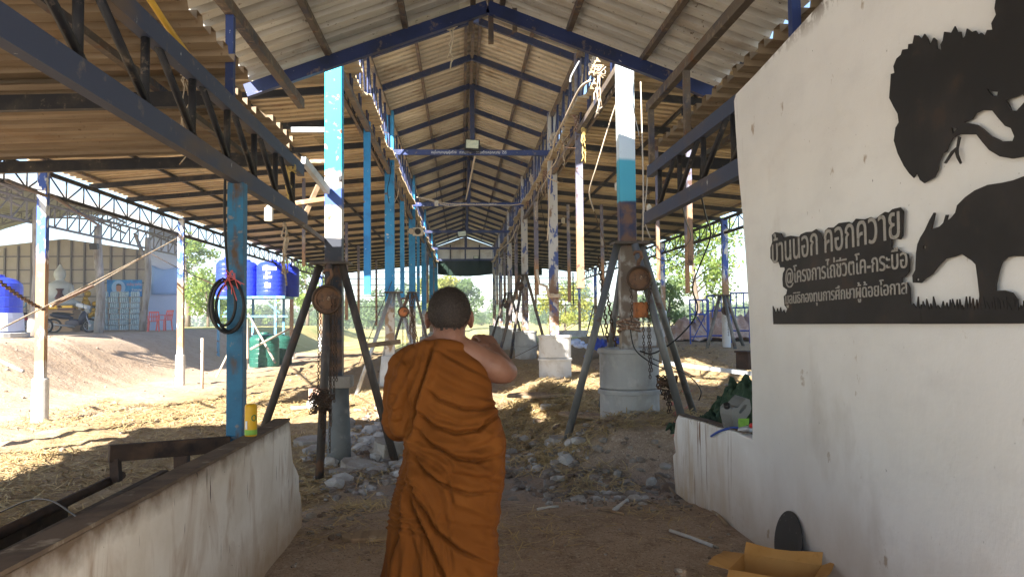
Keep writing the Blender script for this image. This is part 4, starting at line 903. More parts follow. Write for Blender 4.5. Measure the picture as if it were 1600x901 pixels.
# ropes from the outer posts towards the shed
cable(sagline(at(0, 514, 10.5), at(277, 372, 19.1), .02, 8), .011, 'rope', 'long taut pale rope crossing in front of the shed', 'rope', 'taut_rope')
cable(sagline(at(80, 478, 12.6), at(145, 447, 15), .0, 3), .03, 'rusty_rope', 'thick twisted rope end tied at the blue and rust post', 'rope', 'taut_rope')
cable(sagline(at(145, 447, 15), at(233, 396, 19.1), .0, 3), .012, 'rope', 'thin pale rope rising from the twisted rope end', 'rope', 'taut_rope')
mb = MB(); chain_mb(mb, sagline(at(0, 440, 10.8), at(70, 484, 12.58), .03, 8), .075, .013, .055); tag(mb.build('rusty_chain', M['chain']), 'rusty chain slanting down to the blue and rust post', 'chain')
cable(sagline(at(233, 394, 19.1), at(352, 452, 10), .03, 6), .008, 'chain', 'thin dark wire from the second outer post to the hose coil', 'wire', 'taut_wire')
cable(sagline(at(10, 282, 10.5), at(72, 306, 12.6), 0, 3), .03, 'steel', 'thin brown brace at the top of the blue and rust post', 'brace', 'brace_rod')
cable(sagline(at(80, 305, 12.6), at(155, 352, 19), 0, 3), .03, 'steel', 'long brown brace between the two outer post tops', 'brace', 'brace_rod')
cable(sagline(at(1020, 425, 14), at(1140, 372, 19.2), .1, 6), .008, 'black', 'thin wire from the right outer post in front of the tree', 'wire', 'taut_wire')
cable(sagline(at(786, 566, 15.3), at(960, 470, 16), .05, 6), .006, 'chain', 'thin slack wire crossing right of the sunlit pedestal', 'wire', 'taut_wire')
cable(sagline(at(560, 570, 12.5), at(612, 440, 15.2), 0, 4), .007, 'chain', 'thin dark wire leaning behind the cyan post', 'wire', 'taut_wire')
# loose bars near the cyan post
for (a, b, wd, m, lb) in (((at(455, 203, 8.3)), (at(512, 203, 8.35)), .055, 'galv', 'pale green strip reaching left from the cyan post'), (at(474, 250, 7.6), at(512, 298, 8.3), .08, 'concwhite', 'white painted bar slanting down to the cyan post'), (at(484, 252, 8.4), at(512, 252, 8.4), .04, 'bareend', 'short pinkish bar beside the cyan post'),
        (at(430, 322, 8.6), at(512, 310, 8.6), .05, 'bareend', 'long pinkish bar behind the left girder end'), (at(476, 337, 8.6), at(497, 290, 8.7), .05, 'wood', 'short brown strut crossing behind the girder end'), (at(455, 338, 7.2), at(512, 380, 8.5), .05, 'steel', 'brown bar sloping below the girder end')):
    mb = MB(); mb.bar(a, b, wd*.6, wd); tag(mb.build('loose_bar', M[m]), lb, 'bar', 'loose bars beside the cyan post')
mb = MB(); c = at(1136, 260, 9.5); mb.lathe([(.05, -.08), (.055, .02), (.02, .06)], 14, c); tag(mb.build('red_bucket', M['red'], smooth=True), 'small red plastic cup wedged up in the right lean-to', 'cup')

# ------------------------------------------------------------------ ground clutter at true size (beside the entrance)
def rock(mb, c, s, seed, sub=1, flatz=.7):
    rr = random.Random(seed); t = (1+5**.5)/2
    import bmesh
    bm = bmesh.new(); bmesh.ops.create_icosphere(bm, subdivisions=sub, radius=1)
    rot = Matrix.Rotation(rr.uniform(0, 6), 3, 'Z') @ Matrix.Rotation(rr.uniform(-.5, .5), 3, 'X')
    s = V(s) if hasattr(s, '__len__') else V(s, s*rr.uniform(.6, 1), s*flatz*rr.uniform(.6, 1))
    vs = []
    for v in bm.verts:
        p = v.co*(1+rr.uniform(-.22, .18)); m = max(abs(p.x), abs(p.y), abs(p.z)); p = p.lerp(p/m, .35)
        vs.append(V(c)+rot @ V(p.x*s.x, p.y*s.y, p.z*s.z))
    fs = [tuple(v.index for v in f.verts) for f in bm.faces]; bm.free()
    mb.add(vs, fs)
def slab(px, py, d, rz, tilt, label, m='slab', cat='slab', name='concrete_slab', lift=0, seed=0, roll=0):
    p = GF(px, py); rr = random.Random(seed+int(px)); rm = Matrix.Rotation(rz, 3, 'Z') @ Matrix.Rotation(tilt, 3, 'X') @ Matrix.Rotation(roll, 3, 'Y')
    dx, dy, dz = d; n = 9; poly = []
    for i in range(n):
        a = 6.283*i/n; q = max(abs(math.cos(a)), abs(math.sin(a))); poly.append((dx/2*math.cos(a)/q*rr.uniform(.86, 1.05), dy/2*math.sin(a)/q*rr.uniform(.86, 1.05)))
    mb = MB(); mb.prism(poly, lambda a, b, t: p+V(0, 0, dz*.3+lift)+rm @ V(a, b, t), -dz/2, dz/2)
    o = mb.build(name, M[m], bevel=.008); return near(tag(o, label, cat, 'broken slabs and planks in the rubble'))
slab(492, 694, (.62, .5, .13), .15, .05, 'large pale flat concrete slab left of the dark tripod leg')
slab(566, 733, (.62, .30, .10), -.35, .18, 'tilted concrete slab right of the tripod front foot', roll=.18)
slab(604, 716, (.36, .3, .26), .5, .2, 'blocky concrete lump next to the robe', lift=.04)
slab(545, 738, (.5, .24, .06), .2, .0, 'thin flat slab under the tripod front foot')
slab(575, 842, (.40, .20, .05), .1, .02, 'flat brown slab lying on the passage floor left of the person', 'wood')
slab(524, 640, (.16, .14, .42), .3, .1, 'upright pinkish broken block left of the concrete pile', 'brickpink', lift=.12)
slab(494, 632, (.34, .16, .36), .1, .1, 'leaning pink brick slab near the low wall end', 'brickpink', lift=.1)
slab(540, 670, (.26, .2, .16), .8, .2, 'grey block behind the dark tripod leg', lift=.03)
slab(640, 610, (.4, .25, .1), .8, .1, 'sunlit pale slab left of the robe')
slab(846, 627, (1.3, .42, .05), .06, .04, 'long grey plank propped on a small block right of the person', 'wood', 'plank', 'plank', lift=.10)
slab(858, 638, (.30, .18, .10), 0, 0, 'small pale block holding up the long grey plank')
slab(912, 655, (.9, .28, .04), -.75, .08, 'slanting board left of the large pedestal', 'wood', 'plank', 'plank', lift=.05)
slab(880, 690, (.42, .34, .09), .4, .05, 'flat brown slab under the left foot of the grey tripod', 'slab')
slab(1150, 650, (.9, .4, .06), 1.2, .2, 'dark board behind the low end of the white wall', 'wood', 'plank', 'plank', lift=.05)
slab(1075, 588, (.7, .12, .12), .1, .1, 'dark brown log lying right of the grey tripod', 'wood', 'plank', 'plank', lift=.05)
# bigger stones one by one
stones = [(487, 808, .05, 'small white stone by the end of the low wall'), (478, 815, .045, 'grey pebble against the low wall end'), (500, 635, .07, 0), (548, 660, .10, 0), (585, 690, .09, 0), (574, 706, .10, 0), (560, 668, .07, 0), (598, 660, .09, 0), (520, 668, .08, 0), (590, 640, .08, 0), (480, 690, .07, 0), (930, 735, .055, 0), (965, 742, .07, 0), (945, 738, .05, 0), (1000, 735, .05, 0), (1018, 757, .10, 0), (1032, 745, .07, 0), (985, 775, .07, 0), (1004, 790, .05, 0), (1045, 768, .10, 0), (935, 790, .05, 0), (1022, 800, .04, 0), (862, 741, .045, 0), (858, 738, .06, 0), (1060, 893, .035, 'small white pebble at the bottom near the cardboard box'), (1002, 760, .04, 0), (908, 734, .05, 0), (1040, 730, .07, 0), (840, 660, .08, 0), (812, 690, .06, 0), (830, 712, .06, 0), (870, 668, .07, 0), (795, 650, .07, 0), (820, 640, .07, 0), (810, 720, .04, 0), (935, 704, .05, 0), (985, 700, .04, 0), (1060, 720, .06, 0)]
for i, (px, py, s, lb) in enumerate(stones):
    p = GF(px, py); mb = MB(); rock(mb, (p.x, p.y, p.z+s*.25), s, i*7+1, 1 if s < .06 else 2)
    near(tag(mb.build('stone', M['rubble'] if i % 3 else M['slab']), lb or ('rough pale stone in the rubble left of the robe' if px < 640 else 'rough pale stone in the rubble before the large pedestal'), 'stone', 'larger stones in the rubble'))
# fine rubble: nobody could count it
mb = MB(); protos = []
for k in range(10):
    q = MB(); rock(q, (0, 0, 0), 1, 100+k, 1); protos.append((np.array(q.v), q.f))
def scatter(n, fx, fy, smin, smax, cond=None):
    k = 0
    while k < n:
        x, y = fx(), fy()
        if cond and not cond(x, y): continue
        s = smin+(smax-smin)*random.random()**3.2; v_, f_ = protos[k % 10]; a = random.random()*6.28
        cs, sn = math.cos(a)*s, math.sin(a)*s; z = gf(x, y)+s*.2
        mb.add([(x+p[0]*cs-p[1]*sn, y+p[0]*sn+p[1]*cs, z+p[2]*s) for p in v_], f_); k += 1
gs = random.gauss
scatter(1500, lambda: gs(-.9, .75), lambda: gs(11.3, 1.9), .012, .085, lambda x, y: -2.3 < x < 1.4 and y > 9)
scatter(420, lambda: gs(-1.1, .55), lambda: gs(9.4, .6), .012, .085, lambda x, y: -2.2 < x < .1 and y > 8.1)
scatter(620, lambda: gs(1.15, .55), lambda: gs(9.2, .9), .010, .075, lambda x, y: .2 < x < 2.6 and y > 7.2)
scatter(260, lambda: gs(1.75, .45), lambda: gs(8.1, .35), .008, .06, lambda x, y: x < 2.3)
scatter(200, lambda: gs(1.75, .40), lambda: gs(7.0, .5), .006, .035, lambda x, y: x < 2.0)
scatter(220, lambda: random.uniform(-1.1, 1.95), lambda: random.uniform(4.2, 8), .004, .018)
scatter(140, lambda: gs(-1.0, .12), lambda: gs(6.6, .6), .006, .045, lambda x, y: x > -1.2)
scatter(600, lambda: random.uniform(-15, -2), lambda: random.uniform(12, 30), .01, .06)
scatter(300, lambda: random.uniform(2.3, 8), lambda: random.uniform(9, 26), .01, .06)
rub = mb.build('rubble', M['rubble'], kind='stuff'); near(tag(rub, 'broken concrete and gravel strewn over the soil', 'rubble', kind='stuff'))
mb = MB()
scatter(260, lambda: gs(-1.35, .5), lambda: gs(12.3, 1.6), .03, .17, lambda x, y: -2.4 < x < -.2 and y > 10)
scatter(90, lambda: gs(-.9, .35), lambda: gs(9.6, .5), .03, .14, lambda x, y: x < -.2 and y > 8.6)
scatter(70, lambda: gs(1.1, .5), lambda: gs(10.2, .9), .03, .12, lambda x, y: x < 2.0)
scatter(26, lambda: gs(1.55, .3), lambda: gs(7.35, .3), .03, .09, lambda x, y: x < 1.95)
near(tag(mb.build('pale_rubble', M['palestone'], kind='stuff'), 'pale lumps of broken concrete heaped round the cyan post', 'rubble', kind='stuff'))
# straw: thin bent blades
def straw(n, fx, fy, cond=None, l0=.08, l1=.3, wd=.0058, up_=.03, name='straw', lab='dry straw strewn over the ground'):
    mb = MB(); k = 0
    while k < n:
        x, y = fx(), fy()
        if cond and not cond(x, y): continue
        L = random.uniform(l0, l1); a = random.random()*6.28; dx, dy = math.cos(a)*L/2, math.sin(a)*L/2
        z = gf(x, y)+random.random()**2*up_+.004; ti = random.uniform(-.25, .25)*L; b = random.uniform(0, .06)*L*2
        w2 = wd*random.uniform(.6, 1.3); ox, oy = -math.sin(a)*w2, math.cos(a)*w2
        c = random.uniform(-.15, .15)*L; zz = (max(z-ti, gf(x-dx, y-dy)+.003), z+b*.4+.004, max(z+ti, gf(x+dx, y+dy)+.003))
        P = [(x-dx, y-dy, zz[0]), (x+c*math.sin(a), y-c*math.cos(a), zz[1]), (x+dx, y+dy, zz[2])]
        vs = []
        for q in P: vs += [(q[0]-ox, q[1]-oy, q[2]), (q[0]+ox, q[1]+oy, q[2]+w2*.5)]
        mb.add(vs, [(0, 1, 3, 2), (2, 3, 5, 4)]); k += 1
    return near(tag(mb.build(name, M['straw'], kind='stuff'), lab, 'straw', kind='stuff'))
def yy(a, b, p=1.7): return lambda: a+(b-a)*random.random()**p
straw(22000, lambda: random.uniform(-9, -1.5), yy(5.5, 20), lambda x, y: wob(x, y, .9)+wob(x, y, 2.5)*.5 > -.25, up_=.05, lab='dry straw covering the left aisle floor')
straw(10000, lambda: random.uniform(.9, 7.5), yy(9.3, 24), lambda x, y: y > 8.9 and wob(x, y, 1.2) > -.2, up_=.06, lab='dry straw heaped round the right pedestals')
straw(4500, lambda: gs(1.0, .5), lambda: gs(12.9, 1.6), lambda x, y: y > 10.8, up_=.10, lab='straw heap before the sunlit pedestal')
straw(2600, lambda: random.uniform(-2.2, 2), lambda: random.uniform(8, 14), lambda x, y: wob(x, y, 1.6) > .12, lab='loose straw among the rubble')
straw(650, lambda: random.uniform(-1.15, 1.95), lambda: random.uniform(3.9, 7.6), lambda x, y: wob(x, y, 1.5)+random.gauss(0, .1) > .18, .03, .18, .0028, .012, lab='a few straws on the passage floor')
straw(330, lambda: gs(-1.0, .22), lambda: gs(7.1, .55), lambda x, y: x > -1.3, .06, .26, .003, .07, lab='straw tuft at the end of the low wall')
straw(160, lambda: gs(.45, .3), lambda: gs(5.6, .35), None, .04, .22, .003, .012, lab='straw wisps on the passage floor right of the person')

# sticks on the floor, cardboard box, metal disc
def stick(a, b, r, m, label, name='stick'):
    pa, pb = GF(*a), GF(*b); pa.z += r; pb.z += r; mb = MB(); mb.tube([pa, pa.lerp(pb, .5)+V(0, 0, .004), pb], r, 8); return near(tag(mb.build(name, M[m], smooth=True), label, 'stick', 'sticks on the passage floor'))
stick((1047, 831), (1113, 855), .0135, 'concwhite', 'long pale round stick lying on the passage floor')
stick((1111, 853), (1122, 857), .009, 'slab', 'thin grey tip beyond the long pale stick')
stick((1112, 797), (1136, 822), .014, 'wood', 'short brown stick at the foot of the white wall')
stick((1085, 775), (1108, 792), .02, 'concwhite', 'flat pale chip of wood by the white wall')
stick((840, 797), (872, 793), .012, 'concwhite', 'small pale flat strip on the floor right of the robe')
stick((935, 797), (975, 805), .012, 'wood', 'dark twig on the floor below the soil heap')
stick((960, 800), (990, 778), .02, 'concwhite', 'short white chip leaning on the stones')
stick((1028, 740), (1056, 775), .012, 'wood', 'thin twig leaning at the white wall end')
# cardboard box
bx = thing('cardboard_box', 'open yellow brown cardboard box on the floor by the white wall', 'box', (1.62, 4.15, 0))
near(bx)
rm = Matrix.Rotation(-.62, 3, 'Z'); bc = V(1.745, 4.12, 0); W2, D2, H2 = .215, .16, .195
def bxp(x, y, z): return bc+rm @ V(x, y, z)
def quadplate(mb, a, b, c, d, t=.004):
    n = (b-a).cross(d-a).normalized()*t; mb.add([a, b, c, d, a+n, b+n, c+n, d+n], [(3, 2, 1, 0), (4, 5, 6, 7), (0, 1, 5, 4), (1, 2, 6, 5), (2, 3, 7, 6), (3, 0, 4, 7)])
mb = MB(); cs = [(-W2, -D2), (W2, -D2), (W2, D2), (-W2, D2)]
for (a, b) in zip(cs, cs[1:]+cs[:1]): quadplate(mb, bxp(*a, .0), bxp(*b, .0), bxp(*b, H2), bxp(*a, H2))
quadplate(mb, bxp(*cs[0], .004), bxp(*cs[1], .004), bxp(*cs[2], .004), bxp(*cs[3], .004)); mb.build('box_body', M['card'], bx)
for (a, b, off, dz) in ((cs[0], cs[1], (0, -.10), -.05), (cs[2], cs[3], (.0, .05), .05), (cs[1], cs[2], (.07, .0), .03), (cs[3], cs[0], (-.13, .03), .0)):
    mb = MB(); z = H2+.001
    n_ = 5
    for i in range(n_):
        t0, t1 = i/n_, (i+1)/n_
        def pt(t, o): 
            x = a[0]+(b[0]-a[0])*t; y = a[1]+(b[1]-a[1])*t
            return bxp(x+off[0]*o, y+off[1]*o, z+dz*o+.012*math.sin(t*5+a[0]*9)*o)
        quadplate(mb, pt(t0, 0), pt(t1, 0), pt(t1, 1), pt(t0, 1), .003)
    mb.build('flap', M['card'], bx)
# metal disc leaning on the wall
dc = thing('metal_disc', 'round black metal disc leaning on the white wall behind the cardboard box', 'disc', (1.98, 4.6, 0)); near(dc)
rd = .19; yb = wp(1238, 890)[0]; q = V(-math.cos(.16), 0, math.sin(.16)); cdir = V(math.sin(.16), 0, math.cos(.16))
cc = V(WX-.012-2*rd*math.sin(.16), yb, .012)+cdir*rd
mb = MB(); mb.lathe([(rd-.004, -.005), (rd, -.003), (rd, .003), (rd-.004, .005)], 48, cc, ax=q); mb.build('disc_plate', M['disc'], dc)
mb = MB(); mb.lathe([(.012, 0), (.012, .0065)], 14, cc-cdir*.06+q*0, ax=q); mb.build('centre_hole', M['black'], dc)

# yellow can on the low wall
c = at(392, 662, 1); t0 = atx(392, 681, LX-.055); r = .037; h = .20
cn = thing('yellow_can', 'yellow drink can with a green band standing on the low wall by the teal post', 'can', (t0.x, t0.y, .886)); near(cn)
zb = .886; c0 = (t0.x, t0.y, zb)
mb = MB(); mb.lathe([(r*.85, .0), (r, .012), (r, h-.014), (r*.86, h-.002), (r*.84, h), (r*.80, h-.004)], 28, c0); mb.build('can_body', M['canyellow'], cn, smooth=False)
mb = MB(); mb.lathe([(r+.0006, .014), (r+.0006, .045)], 28, c0); mb.build('green_band', M['cangreen'], cn)
mb = MB(); mb.tube([V(*c0)+V((r+.001)*math.sin(.75+.36*math.sin(a)), -(r+.001)*math.cos(.75+.36*math.sin(a)), .118+.017*math.cos(a)) for a in np.linspace(0, 6.28, 20)[:-1]], .0035, 5, closed=True); mb.build('printed_ring', M['green'], cn)
mb = MB(); mb.box(V(*c0)+V(-.018, -r+.002, .075), (.012, .006, .05)); mb.build('pale_print', M['letter'], cn)

# clutter on the broken end of the white wall
zt = .735
jc = thing('jerrycan', 'grey plastic jerrycan tipped over on the broken white wall end', 'jerrycan', atx(1150, 655, WX+.06)); near(jc)
jm = atx(1150, 643, WX+.08)
rmj = Matrix.Rotation(.55, 3, 'Z') @ Matrix.Rotation(-.62, 3, 'Y') @ Matrix.Rotation(.25, 3, 'X')
mb = MB(); prof = [(-.12, -.085), (.10, -.085), (.13, -.06), (.135, .03), (.10, .075), (.05, .085), (-.03, .09), (-.07, .13), (-.105, .13), (-.125, .085), (-.13, -.06)]
hole = [(-.02, .05), (.06, .045), (.085, .02), (.06, .0), (-.01, .012), (-.03, .03)]
jb = flat([prof, hole], 'can_body', M['oilgrey'], lambda a, b, c_: jm+rmj @ V(a, c_, b), .10, jc)
bv = jb.modifiers.new('round', 'BEVEL'); bv.width = .018; bv.segments = 3; bv.angle_limit = R(40)
mb = MB(); mb.lathe([(.024, 0), (.024, .03), (.02, .034)], 18, jm+rmj @ V(-.088, 0, .128), ax=rmj @ V(0, 0, 1)); mb.build('cap', M['blackmat'], jc)
sp = thing('spray_can', 'small spray can with an orange cap beside the jerrycan', 'can', atx(1168, 672, WX+.05)); near(sp)
c = atx(1167, 674, WX+.05); c = V(c.x, c.y, zt+.028); ax_ = V(.35, -.9, .25)
mb = MB(); mb.lathe([(.026, -.07), (.027, -.06), (.027, .03), (.018, .045)], 20, c, ax=ax_); mb.build('can_body', M['galv'], sp, smooth=False)
mb = MB(); mb.lathe([(.019, .046), (.019, .075), (.014, .08)], 16, c+V(0, 0, .022), ax=ax_); mb.build('cap', M['red'], sp)
mb = MB(); c = atx(1160, 668, WX+.06); mb.add([c+V(-.03, .02, .03), c+V(.04, -.03, .02), c+V(.05, -.02, .075), c+V(-.02, .03, .07)], [(0, 1, 2, 3), (3, 2, 1, 0)]); 
mb.box(c+V(0, 0, .03), (.07, .02, .05), Matrix.Rotation(.5, 3, 'Z')); near(tag(mb.build('green_packet', M['cangreen'], bevel=.003), 'bright green packet tucked under the jerrycan', 'packet'))
o = cable([atx(1111, 681, WX-.022), atx(1122, 675, WX-.018)+V(0, 0, .004), atx(1136, 672, WX+.0)+V(0, 0, .012), atx(1150, 671, WX+.03)+V(0, 0, .016), atx(1162, 676, WX+.06)+V(0, 0, .03)], .0095, 'hoseblue', 'short blue plastic pipe resting on the broken wall end', 'pipe', 'blue_pipe'); near(o)
# shade net heap
mb = MB(); n = 48; gx = []
net0 = atx(1140, 640, WX+.45)
def neth(u, v): return .27*math.exp(-((u-.45)**2*1.6+(v-.0)**2*1.8))*(1+.16*math.sin(u*9+v*5)+.10*math.sin(v*17-u*6))+.018*math.sin(u*31+v*23)+.015*math.sin(v*41-u*19)
for i in range(n):
    for j in range(n):
        u, v = -1+2*i/(n-1), -1+2*j/(n-1); x = net0.x+u*.42; y = net0.y+v*.62
        gx.append((x+.02*math.sin(j*2.1), y+.02*math.sin(i*1.7), max(gf(x, y), .38)+.10+neth(u, v)*1.75))
mb.add(gx, [(i*n+j, i*n+j+1, (i+1)*n+j+1, (i+1)*n+j) for i in range(n-1) for j in range(n-1)])
o = mb.build('shade_net', M['netgreen'], smooth=True); near(tag(o, 'crumpled dark green shade net heaped behind the broken wall end', 'net'))
bm_ = o.modifiers.new('thick', 'SOLIDIFY'); bm_.thickness = .01
mb = MB(); rr = random.Random(8)
for k in range(26):
    c = GF(1056+rr.uniform(-6, 22), 640+rr.uniform(-30, 70)); mb.tube([c+V(rr.uniform(-.05, .05), rr.uniform(-.05, .05), rr.uniform(.01, .12)) for _ in range(4)], .0035, 4)
near(tag(mb.build('string_tangle', M['redsoft']), 'faded red strings caught on the broken end of the white wall', 'string'))

# feeding trough behind the low wall
tr = thing('feeding_trough', 'dark dirty feeding trough with rusty rails behind the low white wall', 'trough', (-1.9, 3.5, 0))
near(tr)
tz = lambda px, py, z: (lambda d: CAM_LOC+d*((z-1.6)/d.z))(ray(px, py))
a, b = tz(2, 832, .45), tz(190, 742, .45)
mb = MB(); mb.tube([a+(a-b)*.6, b], .032, 10); mb.build('side_rail', M['trough'], tr, smooth=True)
a, b = tz(0, 882, .50), tz(262, 733, .50); bx_ = b.x-.04
mb = MB(); mb.bar(V(bx_, -1, .22), V(bx_, b.y+.05, .22), .07, .54); mb.build('side_board', M['troughwall'], tr, bevel=.012)
mb = MB(); mb.bar(V(bx_-.55, -1, .08), V(bx_-.55, b.y-.3, .08), .07, .5); mb.build('side_board', M['troughwall'], tr, bevel=.012)
mb = MB(); mb.bar(V(bx_-.275, -1, -.06), V(bx_-.275, b.y-.3, -.06), .47, .10); mb.build('floor_board', M['troughwall'], tr)
a, b = at(170, 708, 5.62), at(358, 693, 6.10)
mb = MB(); mb.bar(a, b, .06, .12); mb.build('cross_beam', M['trough'], tr, bevel=.004)
mb = MB(); mb.bar(at(180, 716, 5.64), at(182, 752, 5.64), .06, .06); mb.build('rail_leg', M['trough'], tr)
mb = MB(); mb.bar(at(284, 712, 5.72), at(285, 742, 5.72), .10, .06); mb.build('rail_leg', M['trough'], tr)
near(cable([tz(0, 800, .3), tz(45, 781, .45), tz(80, 782, .5), tz(110, 800, .5), tz(126, 812, .5)], .006, 'black', 'thin black cable trailing over the trough'))

# ================================================================== behind: the open shed on its bank
PZ = 1.2
def onz(px, py, Y): return at(px, py, Y)
shed = thing('open_shed', 'big open shed with arched lattice roof, beige panel back wall and tree trunk columns', 'shed', (-14, 30, PZ))
BY = 37.0
x1 = at(232, 450, BY).x; x2 = at(281, 450, BY).x; xc0 = at(95, 450, BY).x
def roofz(x): return 5.75-.052*(x-xc0)-.0*abs(x)
pk = at(100, 373, BY); e1 = at(283, 358, BY); xw = pk.x-(x2-pk.x)
zpk, zed = pk.z, at(225, 392, BY).z
mb = MB(); mb.prism([(xw, 1.0), (x1, 1.0), (x1, zed), (pk.x, zpk), (xw, zed)], lambda a, b, t: V(a, BY+t, b), 0, .06); mb.build('panel_wall', M['panel'], shed)
mb = MB(); x = xw+.3
while x < x1:
    zt2 = zed+(zpk-zed)*max(0, 1-abs(x-pk.x)/(x1-pk.x))-.03; mb.box((x, BY-.04, (1.0+zt2)/2), (.075, .07, zt2-1.0)); x += .61
z = 1.55
while z < zed: mb.box(((xw+x1)/2, BY-.025, z), (x1-xw, .04, .06)); z += .46*1.4
mb.build('wall_lattice', M['shedsteel'], shed)
mb = MB(); mb.prism([(x1+.02, 1.0), (x2, 1.0), (x2, at(281, 362, BY).z), (x1+.02, at(232, 352, BY).z)], lambda a, b, t: V(a, BY-.08+t, b), 0, .05); mb.build('blue_panel', M['bluesheet'], shed, label='pale blue sheeted end panel')
# lattice truss arch over the front and eave lattice
def zig(mb, pts0, pts1, r):
    mb.tube(pts0, r*1.5, 5); mb.tube(pts1, r*1.5, 5)
    for i in range(len(pts0)-1):
        mb.tube([pts0[i], pts1[i]], r, 4); mb.tube([pts1[i], pts0[i+1]], r, 4)
for Y in (23.5, 30.5, 36.6):
    hw = x2-pk.x; p0 = []; p1 = []
    for i in range(27):
        t = -1+2*i/26; x = pk.x+t*(hw+.25); zt = 7.0-1.45*t*t*1.0-.0
        p0.append(V(x, Y, zt)); p1.append(V(x, Y, zt-.42))
    mb = MB(); zig(mb, p0, p1, .028); mb.build('arch_truss', M['shedsteel'], shed)
ex = x2+.12
mb = MB(); zig(mb, [V(ex, y, 5.45) for y in np.arange(16, 38.2, .8)], [V(ex, y, 4.75) for y in np.arange(16, 38.2, .8)], .03); mb.build('eave_truss', M['shedsteel'], shed)
prev = None; mb = MB()
for i in range(12):
    t0, t1 = -1+2*i/12, -1+2*(i+1)/12; f = lambda t: V(pk.x+t*(hw+.75), 16, 7.12-1.55*t*t)
    a, b = f(t0), f(t1); sheet(mb, a, b-a, (0, 23.5, 0), .3, .03, 1)
mb.build('roof_sheet', M['shedroof'], shed)
for (px, Y, r, lean) in ((55, 24.2, .165, .02), (156, 28.8, .15, -.02), (224, 32.8, .135, .05)):
    mb = MB(); b0 = at(px, 515, Y); rr = random.Random(px); zz = g1(b0.x, Y)-.1; h = 5.2-zz
    mb.tube([V(b0.x+lean*h*q+.05*math.sin(q*7+px), Y, zz+h*q) for q in np.linspace(0, 1, 9)], [r*(1.15-.25*q)*rr.uniform(.92, 1.08) for q in np.linspace(0, 1, 9)], 12)
    if px == 224: mb.tube([V(b0.x+.02, Y, 4.3), V(b0.x-.25, Y, 5.0), V(b0.x-.4, Y, 5.4)], [.09, .08, .07], 8)
    mb.build('trunk_column', M['woodgrey'], shed, smooth=True)
mb = MB(); c = at(147, 385, 28.5); mb.box(c, (.28, .15, .2), Matrix.Rotation(.3, 3, 'X')); mb.build('floodlight', M['blackmat'], shed)
c0 = at(236, 418, BY-.2); 
mb = MB(); n = 8; q = []
for i in range(n+1):
    for j in range(n+1):
        p = at(237+42*i/n, 414+46*j/n+7*math.sin(math.pi*i/n)*(1-j/n), BY-.2); q.append(p+V(0, .04*math.sin(i*1.1+j*.7), 0))
mb.add(q, [(i*(n+1)+j, i*(n+1)+j+1, (i+1)*(n+1)+j+1, (i+1)*(n+1)+j) for i in range(n) for j in range(n)])
o = mb.build('blue_cloth', M['bluecloth'], smooth=True); tag(o, 'blue cloth sheet pinned up on the pale blue end panel of the shed', 'cloth'); o.modifiers.new('thick', 'SOLIDIFY').thickness = .015
# banner (a flat print)
M['banner'] = mat('blue banner print', (.02, .20, .52), .7, [ly((.05, .36, .66), .9, .45, .6), ly((.02, .08, .36), 1.4, .52, .66)])
Yb = 35.6; bn = thing('banner', 'blue printed banner with a portrait and pink Thai words above the bottle stack', 'banner', at(195, 470, Yb))
def bpt(px, py, off=0): return at(px, py, Yb-off)
def bpoly(pts, name, m, off):
    mb = MB(); n = len(pts); f = [bpt(*p, off) for p in pts]; k = [bpt(*p, off-.008) for p in pts]
    mb.add(f+k, [tuple(range(n)), tuple(range(2*n-1, n-1, -1))]+[(i, n+i, n+(i+1) % n, (i+1) % n) for i in range(n)]); return mb.build(name, m, bn)
bpoly([(167, 437), (222, 437), (222, 463), (167, 464)], 'banner_sheet', M['banner'], 0)
ell = lambda cx, cy, a, b, n=18: [(cx+a*math.cos(t), cy+b*math.sin(t)) for t in np.linspace(0, 6.283, n+1)[:-1]]
bpoly(ell(185, 449, 11, 11), 'halo', mat('banner halo', (.30, .50, .78), .7), .02)
bpoly([(175, 463.5), (178, 457), (183, 454.5), (188, 454.5), (194, 458), (198, 463.5)], 'portrait_robe', mat('banner cloth', (.55, .52, .42), .7), .04)
bpoly(ell(185.5, 450, 4.2, 6), 'portrait_face', mat('banner face', (.46, .24, .18), .7), .06)
bpoly([(181.2, 447), (182, 444), (185, 442.7), (188.6, 444), (190, 447.5), (188, 445.8), (183, 445.6)], 'portrait_hair', M['hair'], .08)
bpoly(ell(178, 458.5, 1.7, 2.6), 'portrait_emblem', mat('banner red', (.4, .08, .05), .7), .06)
def btext(body, x0, y0, x1, y1, m):
    a, b, c = bpt(x0, y1, .03), bpt(x1, y1, .03), bpt(x0, y0, .03); flat(None, 'lettering', m, lambda u, v, k: a+(b-a)*u+(c-a)*v+V(0, -.006+k, 0), .004, bn, text=body)
btext('ขอเชิญ ทุกท่าน', 198, 441, 221, 447.5, mat('banner pink', (.75, .35, .45), .7))
btext('ร่วมบุญ', 206, 450, 221, 455, M['letter'])
